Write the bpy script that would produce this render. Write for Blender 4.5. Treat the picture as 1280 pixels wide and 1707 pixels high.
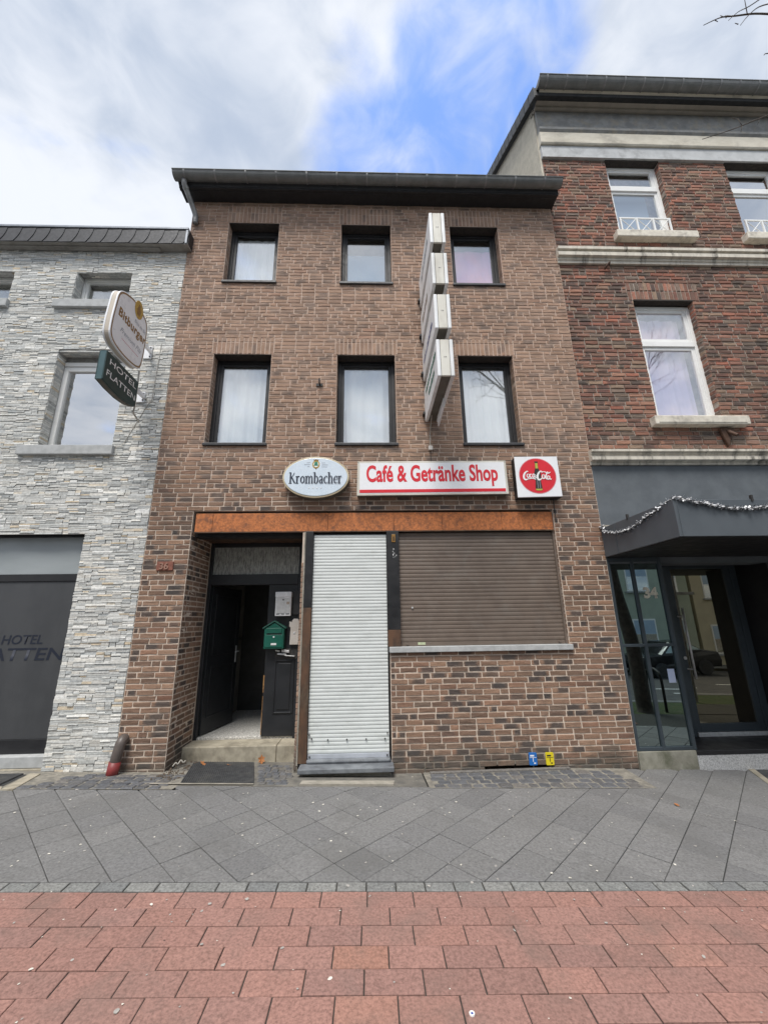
import bpy, bmesh, math, random
import numpy as np
from mathutils import Vector, Matrix

random.seed(7)
rng = np.random.default_rng(7)
for o in list(bpy.data.objects):
    bpy.data.objects.remove(o, do_unlink=True)
scene = bpy.context.scene
C = scene.collection
R = math.radians

# ------------------------------------------------------------------ camera
cam_d = bpy.data.cameras.new('camera')
cam = bpy.data.objects.new('camera', cam_d)
C.objects.link(cam)
PITCH, YAW, ROLL, CAMH, CAMD = 0.26594, 0.034488, -0.014769, 1.70257, 5.56681
_f = Vector((math.sin(YAW) * math.cos(PITCH), math.cos(YAW) * math.cos(PITCH), math.sin(PITCH)))
_r = Vector((math.cos(YAW), -math.sin(YAW), 0))
_u = _r.cross(_f)
_r2 = _r * math.cos(ROLL) + _u * math.sin(ROLL)
_u2 = -_r * math.sin(ROLL) + _u * math.cos(ROLL)
cam.matrix_world = Matrix(((_r2.x, _u2.x, -_f.x, 0), (_r2.y, _u2.y, -_f.y, -CAMD), (_r2.z, _u2.z, -_f.z, CAMH), (0, 0, 0, 1)))
cam_d.sensor_fit = 'VERTICAL'
cam_d.sensor_height = 36
cam_d.lens = 14.191
cam_d.clip_start = 0.05
cam_d.clip_end = 600
scene.camera = cam

# ------------------------------------------------------------------ world: Nishita sky behind broken cloud
SUN_EL, SUN_AZ = R(62), R(198)          # azimuth measured clockwise from +Y (behind the viewer, a little to the left)
world = bpy.data.worlds.new('World')
scene.world = world
world.use_nodes = True
wn, wl = world.node_tree.nodes, world.node_tree.links
for n in list(wn):
    wn.remove(n)
def W(t, **k):
    n = wn.new(t)
    for a, b in k.items():
        setattr(n, a, b)
    return n
def wmath(op, a, b=None, c=None, clamp=False):
    n = W('ShaderNodeMath', operation=op, use_clamp=clamp)
    for i, v in enumerate((a, b, c)):
        if v is None:
            continue
        if isinstance(v, (int, float)):
            n.inputs[i].default_value = v
        else:
            wl.new(v, n.inputs[i])
    return n.outputs[0]
def wsmooth(v, a, b):
    n = W('ShaderNodeMapRange', interpolation_type='SMOOTHSTEP')
    wl.new(v, n.inputs[0])
    n.inputs[1].default_value = a
    n.inputs[2].default_value = b
    return n.outputs[0]
sky = W('ShaderNodeTexSky', sky_type='NISHITA', sun_disc=False)
sky.sun_elevation = SUN_EL
sky.sun_rotation = SUN_AZ
sky.air_density = 1.0
sky.dust_density = 0.4
sky.ozone_density = 2.0
tc = W('ShaderNodeTexCoord')
sep = W('ShaderNodeSeparateXYZ')
wl.new(tc.outputs['Generated'], sep.inputs[0])
den = wmath('ADD', wmath('MAXIMUM', sep.outputs[2], 0.0), 0.12)
comb = W('ShaderNodeCombineXYZ')
wl.new(wmath('DIVIDE', sep.outputs[0], den), comb.inputs[0])
wl.new(wmath('DIVIDE', sep.outputs[1], den), comb.inputs[1])
comb.inputs[2].default_value = 3.7
def wnoise(scale, detail, dist, off):
    m = W('ShaderNodeMapping')
    wl.new(comb.outputs[0], m.inputs[0])
    m.inputs['Location'].default_value = off
    m.inputs['Rotation'].default_value = (0, 0, 0.7)
    n = W('ShaderNodeTexNoise')
    wl.new(m.outputs[0], n.inputs[0])
    n.inputs['Scale'].default_value = scale
    n.inputs['Detail'].default_value = detail
    n.inputs['Roughness'].default_value = 0.52
    n.inputs['Distortion'].default_value = dist
    return n.outputs[0]
n1 = wnoise(3.6, 9, 0.35, (1.3, 4.1, 0))
n2 = wnoise(1.5, 6, 0.4, (7.2, 2.2, 0))
# the rift in the cloud: a band of blue, ragged by the same noise
def wdot(v):
    n = W('ShaderNodeVectorMath', operation='DOT_PRODUCT')
    wl.new(tc.outputs['Generated'], n.inputs[0])
    n.inputs[1].default_value = v
    return n.outputs['Value']
rift = wmath('MAXIMUM', wsmooth(wdot((0.205, 0.47, 0.858)), 0.972, 1.0), wmath('MULTIPLY', wsmooth(wdot((0.02, 0.56, 0.825)), 0.975, 1.0), 0.7))
dens = wmath('SUBTRACT', wmath('ADD', n1, 0.27), wmath('MULTIPLY', rift, 0.46))
n3 = wnoise(7.5, 9, 0.6, (3.1, 9.4, 0))
mask = wmath('MAXIMUM', wsmooth(dens, 0.32, 0.66), wmath('ADD', wmath('MULTIPLY', wsmooth(wmath('ADD', wmath('MULTIPLY', n3, 0.55), wmath('MULTIPLY', n1, 0.45)), 0.4, 0.66), 0.6), 0.1))
shade = wsmooth(wmath('ADD', wmath('MULTIPLY', n2, 0.7), wmath('MULTIPLY', n3, 0.3)), 0.36, 0.6)
cl = W('ShaderNodeMixRGB')
wl.new(shade, cl.inputs[0])
cl.inputs[1].default_value = (1.62, 1.86, 2.25, 1)
cl.inputs[2].default_value = (2.85, 2.95, 3.12, 1)
mx = W('ShaderNodeMixRGB')
wl.new(wmath('MULTIPLY', mask, 0.97), mx.inputs[0])
skc = W('ShaderNodeMixRGB', blend_type='MULTIPLY')
skc.inputs[0].default_value = 1
wl.new(sky.outputs[0], skc.inputs[1])
skc.inputs[2].default_value = (0.75, 0.92, 1.18, 1)
wl.new(skc.outputs[0], mx.inputs[1])
wl.new(cl.outputs[0], mx.inputs[2])
bg = W('ShaderNodeBackground')
bg.inputs[1].default_value = 0.1
wl.new(mx.outputs[0], bg.inputs[0])
wo = W('ShaderNodeOutputWorld')
wl.new(bg.outputs[0], wo.inputs[0])

sun_d = bpy.data.lights.new('sun', 'SUN')
sun_d.energy = 1.2
sun_d.angle = R(24)
sun_d.color = (1.0, 0.96, 0.9)
sun = bpy.data.objects.new('sun', sun_d)
C.objects.link(sun)
_sd = Vector((math.sin(SUN_AZ) * math.cos(SUN_EL), math.cos(SUN_AZ) * math.cos(SUN_EL), math.sin(SUN_EL)))
sun.rotation_euler = _sd.to_track_quat('Z', 'Y').to_euler()
scene.view_settings.view_transform = 'Standard'
scene.view_settings.look = 'None'
scene.view_settings.gamma = 1
scene.view_settings.use_curve_mapping = False
scene.view_settings.exposure = 1.72

# ------------------------------------------------------------------ materials
class NT:
    def __init__(s, name):
        s.m = bpy.data.materials.new(name)
        s.m.use_nodes = True
        s.n, s.l = s.m.node_tree.nodes, s.m.node_tree.links
        s.b = s.n['Principled BSDF']
        s.out = s.n['Material Output']
        s.geo = s.n.new('ShaderNodeNewGeometry')
    def put(s, v, sock):
        if isinstance(v, (int, float)):
            sock.default_value = v
        elif isinstance(v, (tuple, list)):
            sock.default_value = tuple(v) + ((1,) if len(v) == 3 and len(sock.default_value) == 4 else ())
        else:
            s.l.new(v, sock)
    def math(s, op, a, b=None, clamp=False):
        n = s.n.new('ShaderNodeMath'); n.operation = op; n.use_clamp = clamp
        s.put(a, n.inputs[0])
        if b is not None:
            s.put(b, n.inputs[1])
        return n.outputs[0]
    def mix(s, f, a, b, mode='MIX'):
        n = s.n.new('ShaderNodeMixRGB'); n.blend_type = mode
        s.put(f, n.inputs[0]); s.put(a, n.inputs[1]); s.put(b, n.inputs[2])
        return n.outputs[0]
    def smooth(s, v, a, b, lo=0., hi=1.):
        n = s.n.new('ShaderNodeMapRange'); n.interpolation_type = 'SMOOTHSTEP'
        s.put(v, n.inputs[0])
        n.inputs[1].default_value = a; n.inputs[2].default_value = b
        n.inputs[3].default_value = lo; n.inputs[4].default_value = hi
        return n.outputs[0]
    def noise(s, scale, detail=4, rough=.55, dist=0., vec=None, stretch=None, off=0.):
        v = vec if vec is not None else s.geo.outputs['Position']
        if stretch or off:
            m = s.n.new('ShaderNodeMapping')
            s.l.new(v, m.inputs[0])
            m.inputs['Scale'].default_value = stretch or (1, 1, 1)
            m.inputs['Location'].default_value = (off, off * .7, off * 1.3)
            v = m.outputs[0]
        n = s.n.new('ShaderNodeTexNoise')
        s.l.new(v, n.inputs[0])
        n.inputs['Scale'].default_value = scale; n.inputs['Detail'].default_value = detail
        n.inputs['Roughness'].default_value = rough; n.inputs['Distortion'].default_value = dist
        return n.outputs[0]
    def ramp(s, v, stops, interp='LINEAR'):
        n = s.n.new('ShaderNodeValToRGB'); n.color_ramp.interpolation = interp
        e = n.color_ramp.elements
        while len(e) > 1:
            e.remove(e[-1])
        e[0].position = stops[0][0]; e[0].color = tuple(stops[0][1]) + (1,)
        for p, c in stops[1:]:
            k = e.new(p); k.color = tuple(c) + (1,)
        s.put(v, n.inputs[0])
        return n.outputs[0]
    def bump(s, h, strength=.3, dist=.01):
        n = s.n.new('ShaderNodeBump')
        n.inputs['Strength'].default_value = strength; n.inputs['Distance'].default_value = dist
        s.put(h, n.inputs['Height'])
        s.l.new(n.outputs[0], s.b.inputs['Normal'])
    def done(s, col, rough=.7, metal=0., spec=.5):
        s.put(col, s.b.inputs['Base Color']); s.put(rough, s.b.inputs['Roughness'])
        s.put(metal, s.b.inputs['Metallic']); s.b.inputs['Specular IOR Level'].default_value = spec
        return s.m
    def rnd(s, src):
        if src == 'attr':
            n = s.n.new('ShaderNodeAttribute'); n.attribute_name = 'rnd'
            return n.outputs['Fac']
        n = s.n.new('ShaderNodeObjectInfo')
        return n.outputs['Random']
    def hash(s, r, k):
        return s.math('FRACT', s.math('MULTIPLY', r, k))

def surf(name, c1, c2=None, scale=8., rough=.7, bump=.0, bscale=60., metal=0., spec=.5, dirt=None, dscale=2.5, damt=.5, stretch=None, bdist=.004):
    t = NT(name)
    col = t.mix(t.smooth(t.noise(scale, 6, .6, stretch=stretch), .35, .65), c1, c2 or tuple(x * .8 for x in c1))
    if dirt:
        d = t.math('MULTIPLY', t.smooth(t.noise(dscale, 8, .65, .3, stretch=stretch, off=3.1), .48, .72), damt)
        col = t.mix(d, col, dirt)
    if bump:
        t.bump(t.noise(bscale, 5, .6), bump, bdist)
    rr = t.smooth(t.noise(scale * 1.7, 4, .6, off=9.), .3, .7, max(rough - .08, .03), min(rough + .08, 1))
    return t.done(col, rr, metal, spec)

def brick_mat(name, src, stops, flame=(.058, .056, .057), flame_p=.68, flame_amt=.8, mort=(.6, .5, .42), smear=.24, grime=True, upper_tint=None):
    t = NT(name)
    r = t.rnd(src)
    uv = t.n.new('ShaderNodeUVMap')
    sp = t.n.new('ShaderNodeSeparateXYZ'); t.l.new(uv.outputs[0], sp.inputs[0])
    u, v = sp.outputs[0], sp.outputs[1]
    col = t.ramp(r, stops)
    r2, r3 = t.hash(r, 57.31), t.hash(r, 131.7)
    col = t.mix(1., col, t.ramp(r3, [(0, (.74, .74, .75)), (1, (1.24, 1.22, 1.17))]), 'MULTIPLY')
    nz = t.noise(11, 6, .65, .2)
    du = t.math('ABSOLUTE', t.math('SUBTRACT', u, t.math('ADD', t.math('MULTIPLY', r3, .4), .3)))
    fm = t.smooth(t.math('ADD', du, t.math('MULTIPLY', t.math('SUBTRACT', nz, .5), .5)), .54, .26)
    fm = t.math('MULTIPLY', t.math('MULTIPLY', fm, t.smooth(r2, flame_p, flame_p + .12)), flame_amt)
    col = t.mix(fm, col, flame)
    grain = t.noise(55, 5, .7, stretch=(1, 1, 2.2))
    col = t.mix(1., col, t.ramp(grain, [(.25, (.62, .6, .58)), (.5, (1, 1, 1)), (.78, (1.32, 1.28, 1.22))]), 'MULTIPLY')
    ev = t.math('ABSOLUTE', t.math('SUBTRACT', v, .5))
    sm = t.smooth(t.math('ADD', t.math('MULTIPLY', ev, .5), t.math('MULTIPLY', t.noise(23, 5, .7, off=5.), .55)), .42, .62)
    col = t.mix(t.math('MULTIPLY', sm, smear), col, mort)
    if upper_tint:
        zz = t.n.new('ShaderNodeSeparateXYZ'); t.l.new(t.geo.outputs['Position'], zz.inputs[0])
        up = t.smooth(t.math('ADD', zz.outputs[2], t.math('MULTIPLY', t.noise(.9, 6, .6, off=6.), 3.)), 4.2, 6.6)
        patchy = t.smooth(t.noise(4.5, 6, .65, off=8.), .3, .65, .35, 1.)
        col = t.mix(t.math('MULTIPLY', t.math('MULTIPLY', up, patchy), .46), col, upper_tint)  # blends bricks to a paler tone higher up, broken by noise
    if grime:
        z = t.n.new('ShaderNodeSeparateXYZ'); t.l.new(t.geo.outputs['Position'], z.inputs[0])
        h = t.math('ADD', z.outputs[2], t.math('MULTIPLY', z.outputs[0], .0287))
        g = t.smooth(t.math('ADD', h, t.math('MULTIPLY', t.noise(3.5, 6, .65), .6)), .6, .26)
        col = t.mix(t.math('MULTIPLY', g, .72), col, (.085, .08, .07))
        st = t.smooth(t.noise(1.6, 8, .68, .5, stretch=(2.6, 1, .4), off=2.), .5, .72)
        col = t.mix(t.math('MULTIPLY', st, .36), col, (.1, .085, .075))
    if not grime:      # soot patches
        so = t.smooth(t.noise(1.0, 8, .68, .5, stretch=(1, 1, .6), off=12.), .46, .68)
        col = t.mix(t.math('MULTIPLY', so, .38), col, (.085, .07, .06))
    t.bump(t.math('ADD', grain, t.math('MULTIPLY', nz, 1.4)), .65, .006)
    return t.done(col, .9, 0, .25)

def piece_mat(name, src, stops, grain=45., gamt=.25, rough=.85, bump=.4, bscale=90., bdist=.003, patch=None, pamt=.4, pscale=5., lo=.5, hi=.72, spec=.3):
    """material of stone-like pieces: a colour per piece, mottling and grain"""
    t = NT(name)
    r = t.rnd(src)
    col = t.ramp(r, stops)
    col = t.mix(1., col, t.ramp(t.hash(r, 71.3), [(0, (.93, .93, .93)), (1, (1.07, 1.07, 1.07))]), 'MULTIPLY')
    g = t.noise(grain, 6, .7)
    col = t.mix(1., col, t.ramp(g, [(.28, (1 - gamt * 1.6,) * 3), (.5, (1, 1, 1)), (.74, (1 + gamt * 1.4,) * 3)]), 'MULTIPLY')
    if patch:
        d = t.smooth(t.noise(pscale, 7, .62, .4, off=4.), lo, hi)
        col = t.mix(t.math('MULTIPLY', d, pamt), col, patch)
    t.bump(t.math('ADD', t.noise(bscale, 5, .65), t.math('MULTIPLY', g, .8)), bump, bdist)
    return t.done(col, rough, 0, spec)

def glass_mat(name, tint=(1, 1, 1), refl=(1, 1, 1), ior=1.6, base=0.04, rough=.0, wave=.0):
    t = NT(name)
    tr = t.n.new('ShaderNodeBsdfTransparent'); tr.inputs[0].default_value = tuple(tint) + (1,)
    gl = t.n.new('ShaderNodeBsdfGlossy'); gl.inputs[0].default_value = tuple(refl) + (1,); gl.inputs['Roughness'].default_value = rough
    dn = t.n.new('ShaderNodeVectorMath'); dn.operation = 'DOT_PRODUCT'
    t.l.new(t.geo.outputs['Incoming'], dn.inputs[0]); t.l.new(t.geo.outputs['Normal'], dn.inputs[1])
    f0 = ((ior - 1) / (ior + 1)) ** 2
    fres = t.math('ADD', t.math('MULTIPLY', t.math('POWER', t.math('SUBTRACT', 1., t.math('ABSOLUTE', dn.outputs['Value'])), 5.), 1 - f0), f0 + base, True)
    if wave:
        bp = t.n.new('ShaderNodeBump'); bp.inputs['Strength'].default_value = wave; bp.inputs['Distance'].default_value = .01
        t.l.new(t.noise(2.2, 2, .4), bp.inputs['Height'])
        t.l.new(bp.outputs[0], gl.inputs['Normal'])
    mixs = t.n.new('ShaderNodeMixShader')
    t.put(fres, mixs.inputs[0])
    t.l.new(tr.outputs[0], mixs.inputs[1]); t.l.new(gl.outputs[0], mixs.inputs[2])
    t.n.remove(t.b)
    t.l.new(mixs.outputs[0], t.out.inputs[0])
    return t.m

# ------------------------------------------------------------------ mesh helpers
def root_loc(p):
    v = Vector((0, 0, 0))
    while p is not None:
        v = v + p.location
        p = p.parent
    return v

def link(name, mesh, mat=None, parent=None):
    o = bpy.data.objects.new(name, mesh)
    C.objects.link(o)
    if mat is not None and not mesh.materials:
        mesh.materials.append(mat)
    if parent is not None:
        o.parent = parent
    return o

def tag(o, label=None, cat=None, group=None, kind=None):
    if label: o['label'] = label
    if cat: o['category'] = cat
    if group: o['group'] = group
    if kind: o['kind'] = kind
    return o

def thing(name, label, cat, loc=(0, 0, 0), group=None):
    o = bpy.data.objects.new(name, None)
    C.objects.link(o)
    o.location = loc
    o.empty_display_size = .1
    return tag(o, label, cat, group)

class MB:
    def __init__(s):
        s.v, s.f = [], []
    def add(s, vs, fs):
        b = len(s.v)
        s.v += [tuple(x) for x in vs]
        s.f += [tuple(b + i for i in f) for f in fs]
        return s
    def box(s, x0, x1, y0, y1, z0, z1):
        return s.add([(x0, y0, z0), (x1, y0, z0), (x1, y1, z0), (x0, y1, z0), (x0, y0, z1), (x1, y0, z1), (x1, y1, z1), (x0, y1, z1)],
                     [(0, 3, 2, 1), (4, 5, 6, 7), (0, 1, 5, 4), (1, 2, 6, 5), (2, 3, 7, 6), (3, 0, 4, 7)])
    def quad(s, a, b, c, d):
        return s.add([a, b, c, d], [(0, 1, 2, 3)])
    def prism(s, pts, depth):
        """pts: 3D outline (planar), extruded by vector depth"""
        n = len(pts); d = Vector(depth)
        vs = [Vector(p) for p in pts] + [Vector(p) + d for p in pts]
        fs = [tuple(range(n)), tuple(range(2 * n - 1, n - 1, -1))] + [(i, i + n, (i + 1) % n + n, (i + 1) % n) for i in range(n)]
        return s.add(vs, fs)
    def tube(s, pts, r, seg=8, cap=True):
        pts = [Vector(p) for p in pts]
        rs = r if isinstance(r, (list, tuple)) else [r] * len(pts)
        rings = []
        for i, p in enumerate(pts):
            d = (pts[min(i + 1, len(pts) - 1)] - pts[max(i - 1, 0)])
            d = d.normalized() if d.length > 1e-9 else Vector((0, 0, 1))
            a = d.orthogonal().normalized() if i == 0 else (rings_a - d * rings_a.dot(d)).normalized()
            rings_a = a
            b = d.cross(a)
            rings.append([p + (a * math.cos(2 * math.pi * k / seg) + b * math.sin(2 * math.pi * k / seg)) * rs[i] for k in range(seg)])
        vs = [q for g in rings for q in g]
        fs = []
        for i in range(len(pts) - 1):
            for k in range(seg):
                fs.append((i * seg + k, i * seg + (k + 1) % seg, (i + 1) * seg + (k + 1) % seg, (i + 1) * seg + k))
        if cap:
            fs.append(tuple(range(seg - 1, -1, -1)))
            fs.append(tuple((len(pts) - 1) * seg + k for k in range(seg)))
        return s.add(vs, fs)
    def build(s, name, mat, parent=None, smooth=False, bevel=0., seg=2):
        off = root_loc(parent)
        me = bpy.data.meshes.new(name)
        me.from_pydata([(x - off.x, y - off.y, z - off.z) for x, y, z in s.v], [], s.f)
        bm = bmesh.new(); bm.from_mesh(me)
        bmesh.ops.recalc_face_normals(bm, faces=bm.faces)
        bm.to_mesh(me); bm.free()
        if smooth:
            me.shade_smooth()
        o = link(name, me, mat, parent)
        if bevel:
            m = o.modifiers.new('bevel', 'BEVEL'); m.width = bevel; m.segments = seg; m.limit_method = 'ANGLE'; m.angle_limit = R(40)
        return o

def box(name, mat, parent, x0, x1, y0, y1, z0, z1, bevel=.004):
    return MB().box(x0, x1, y0, y1, z0, z1).build(name, mat, parent, bevel=bevel)

def stuff(o):
    o['kind'] = 'stuff'
    return o

SX, SY = -0.028724, 0.013192
def dip(x):
    return .07 if x < .3 else (0 if x > 2.4 else .07 * (2.4 - x) / 2.1)
def G(x, y):
    """height of the pavement: the street falls to the right, the edge dips a little at the walls"""
    return SX * x + SY * min(y, .8) - dip(x) * min(max((y + .68) / .6, 0), 1)

# ---- bricks: a template with rounded arrises, instanced on wall planes
def brick_template(w, h, d, jit, bev, r):
    """returns verts (25,3) in (u, v, n); n=0 is the front"""
    per = [(-1, -1), (0, -1), (1, -1), (1, 0), (1, 1), (0, 1), (-1, 1), (-1, 0)]
    vs, j = [], lambda s: (r.random() - .5) * 2 * s
    fr = [(a * (w / 2 - bev) + j(jit), b * (h / 2 - bev * .8) + j(jit * .7), j(jit * .7)) for a, b in per]
    md = [(p[0] + a * bev, p[1] + b * bev * .8, -bev * .9 + j(jit * .3)) for p, (a, b) in zip(fr, per)]
    bk = [(p[0], p[1], -d) for p in md]
    vs = fr + md + bk + [(j(.1) * w, j(.1) * h, j(jit))]
    uv = [((p[0] / w) + .5, (p[1] / h) + .5) for p in vs]
    fs = []
    for i in range(8):
        k = (i + 1) % 8
        fs += [(24, i, k), (i, i + 8, k + 8, k), (i + 8, i + 16, k + 16, k + 8)]
    return vs, fs, uv

def piece_template(w, h, d, jit, bev, r):
    per = [(-1, -1), (1, -1), (1, 1), (-1, 1)]
    j = lambda s: (r.random() - .5) * 2 * s
    fr = [(a * (w / 2 - bev) + j(jit), b * (h / 2 - bev) + j(jit * .3), j(jit)) for a, b in per]
    md = [(p[0] + a * bev, p[1] + b * bev, -bev) for p, (a, b) in zip(fr, per)]
    bk = [(p[0], p[1], -d) for p in md]
    vs = fr + md + bk
    uv = [((p[0] / w) + .5, (p[1] / h) + .5) for p in vs]
    fs = [(0, 1, 2, 3)]
    for i in range(4):
        k = (i + 1) % 4
        fs += [(i, i + 4, k + 4, k), (i + 4, i + 8, k + 8, k + 4)]
    return vs, fs, uv

def mesh_uv(name, vs, fs, uvs, mat, rnd=None, smooth=False):
    me = bpy.data.meshes.new(name)
    me.from_pydata(vs, [], fs)
    ul = me.uv_layers.new(name='UVMap')
    li = np.zeros(len(me.loops), dtype=np.int32)
    me.loops.foreach_get('vertex_index', li)
    ul.data.foreach_set('uv', np.asarray(uvs, dtype=np.float32)[li].ravel())
    if rnd is not None:
        a = me.attributes.new('rnd', 'FLOAT', 'POINT')
        a.data.foreach_set('value', np.asarray(rnd, dtype=np.float32))
    me.materials.append(mat)
    if smooth:
        me.shade_smooth()
    return me

class Field:
    """pieces laid on planes; the largest in view become objects, the rest one joined part"""
    def __init__(s, tmpl, d, jit, bev, seed):
        s.t, s.d, s.jit, s.bev = tmpl, d, jit, bev
        s.r = random.Random(seed)
        s.items = []       # (origin, U, V, N, w, h, proud, std)
    def lay(s, o, U, V, N, w, h, proud=0., std=None):
        s.items.append((Vector(o), Vector(U), Vector(V), Vector(N), w, h, proud, std))
    def finish(s, name, stuffname, mat_o, mat_s, parent, n_single, std_sizes, hide=lambda p: False, nvar=9):
        eye = Vector((0, -CAMD, CAMH))
        def score(it):
            if it[7] is None or hide(it[0]):
                return 1e9
            dv = it[0] - eye
            return dv.length / max(abs(dv.normalized().dot(it[3])), .05) ** .5 / (it[4] * it[5] / .012) ** .5
        order = sorted(range(len(s.items)), key=lambda i: score(s.items[i]))
        single = [i for i in order[:n_single] if score(s.items[i]) < 1e8]
        sset = set(single)
        var = {k: [mesh_uv(name, *s.t(w, h, s.d, s.jit, s.bev, s.r), mat_o) for _ in range(nvar)] for k, (w, h) in std_sizes.items()}
        off = root_loc(parent)
        for i in single:
            o_, U, V, N, w, h, pr, std = s.items[i]
            ob = bpy.data.objects.new(name, s.r.choice(var[std]))
            C.objects.link(ob)
            ob.parent = parent
            M = Matrix((U, V, N)).transposed().to_4x4()
            M.translation = o_ + N * pr - off
            ob.matrix_local = M
        vs, fs, uvs, rn = [], [], [], []
        for i, (o_, U, V, N, w, h, pr, std) in enumerate(s.items):
            if i in sset:
                continue
            a, f, u = s.t(w, h, s.d, min(s.jit, w * .05, h * .08), min(s.bev, w * .2, h * .2), s.r)
            b = len(vs)
            base = o_ + N * pr - off
            vs += [tuple(base + U * p[0] + V * p[1] + N * p[2]) for p in a]
            fs += [tuple(b + k for k in q) for q in f]
            uvs += u
            rn += [s.r.random()] * len(a)
        if vs:
            stuff(link(stuffname, mesh_uv(stuffname, vs, fs, uvs, mat_s, rn), None, parent))

def courses(u0, u1, v0, v1, hole, ch, joint, sizes, r, vjit=0., first=0):
    """running bond in the 'wild' manner; hole(u,v0,v1) -> list of blocked (a,b); yields (uc, vc, w, h, std)"""
    v = v0
    while v < v1 - .02:
        va, vb = v, min(v + ch, v1)
        bl = sorted(hole(va, vb))
        segs, a = [], u0
        for p, q in bl:
            if q <= a: continue
            if p > a: segs.append((a, min(p, u1)))
            a = max(a, q)
        if a < u1: segs.append((a, u1))
        for p, q in segs:
            x = p
            start = r.choice([.3, .55, .8, 1.])
            k = 0
            while x < q - .012:
                std = r.choices(list(sizes), [sizes[z][1] for z in sizes])[0]
                L = sizes[std][0]
                full = True
                if k == 0 and start < 1:
                    L *= start; full = False
                if x + L > q - .055:
                    L = q - x; full = False
                w = L - joint
                h = (vb - va) - joint
                if w > .012 and h > .012:
                    if vb - va < ch * .97: full = False
                    yield (x + L / 2, (va + vb) / 2 + (r.random() - .5) * vjit, w, h, std if full else None)
                x += L
                k += 1
        v += ch

def wall_grid(openings, x0, x1, z0, z1, yf, yb, name, mat, parent, cap=True):
    """front and back faces with rectangular openings plus reveals"""
    xs = sorted({x0, x1} | {min(max(v, x0), x1) for o in openings for v in o[:2]})
    zs = sorted({z0, z1} | {min(max(v, z0), z1) for o in openings for v in o[2:4]})
    m = MB()
    inside = lambda x, z: any(o[0] < x < o[1] and o[2] < z < o[3] for o in openings)
    for i in range(len(xs) - 1):
        for k in range(len(zs) - 1):
            a, b, c, d = xs[i], xs[i + 1], zs[k], zs[k + 1]
            xm, zm = (a + b) / 2, (c + d) / 2
            if inside(xm, zm):
                continue
            m.quad((a, yf, c), (b, yf, c), (b, yf, d), (a, yf, d))
            m.quad((a, yb, c), (a, yb, d), (b, yb, d), (b, yb, c))
            e = 1e-4
            if i == 0 or inside(a - e, zm): m.quad((a, yf, c), (a, yf, d), (a, yb, d), (a, yb, c))
            if i == len(xs) - 2 or inside(b + e, zm): m.quad((b, yf, c), (b, yb, c), (b, yb, d), (b, yf, d))
            if k == 0 or inside(xm, c - e): m.quad((a, yf, c), (a, yb, c), (b, yb, c), (b, yf, c))
            if k == len(zs) - 2 or inside(xm, d + e): m.quad((a, yf, d), (b, yf, d), (b, yb, d), (a, yb, d))
    off = root_loc(parent)
    me = bpy.data.meshes.new(name)
    me.from_pydata([(x - off.x, y - off.y, z - off.z) for x, y, z in m.v], [], m.f)
    bm = bmesh.new(); bm.from_mesh(me)
    bmesh.ops.remove_doubles(bm, verts=bm.verts, dist=1e-5)
    bmesh.ops.recalc_face_normals(bm, faces=bm.faces)
    bm.to_mesh(me); bm.free()
    return link(name, me, mat, parent)

# ---- lettering
def lettering(body, O, U, V, w, h, mat, parent, name='lettering', bold=.0, shear=0., lift=.003, depth=.0, spacing=1.):
    """text fitted into the rectangle w x h whose lower left corner is O, on the plane U, V"""
    cu = bpy.data.curves.new(name, 'FONT')
    cu.body = body; cu.size = 1; cu.offset = bold; cu.shear = shear; cu.space_character = spacing; cu.resolution_u = 4
    if depth: cu.extrude = .5
    to = bpy.data.objects.new('tmp', cu)
    C.objects.link(to)
    bpy.context.view_layer.update()
    me = bpy.data.meshes.new_from_object(to)
    bpy.data.objects.remove(to, do_unlink=True)
    bpy.data.curves.remove(cu)
    n = len(me.vertices)
    co = np.zeros(n * 3); me.vertices.foreach_get('co', co); co = co.reshape(-1, 3)
    mn, mxx = co.min(0), co.max(0)
    uvw = (co - mn) / np.maximum(mxx - mn, 1e-6)
    U, V = Vector(U).normalized(), Vector(V).normalized()
    N = U.cross(V)
    off = root_loc(parent)
    Ov = Vector(O) - off
    P = np.array(Ov)[None] + np.outer(uvw[:, 0] * w, np.array(U)) + np.outer(uvw[:, 1] * h, np.array(V)) + np.outer(lift + (uvw[:, 2] * depth if depth else 0 * uvw[:, 0]), np.array(N))
    me.vertices.foreach_set('co', P.ravel())
    me.name = name
    me.materials.clear()
    me.materials.append(mat)
    return link(name, me, None, parent)

def spline(pts, n=8):
    out = []
    P = [pts[0]] + list(pts) + [pts[-1]]
    for i in range(1, len(P) - 2):
        for k in range(n):
            t = k / n
            out.append(tuple(.5 * ((2 * b) + (-a + c) * t + (2 * a - 5 * b + 4 * c - d) * t * t + (-a + 3 * b - 3 * c + d) * t ** 3) for a, b, c, d in zip(P[i - 1], P[i], P[i + 1], P[i + 2])))
    out.append(tuple(P[-2]))
    return out

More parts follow.
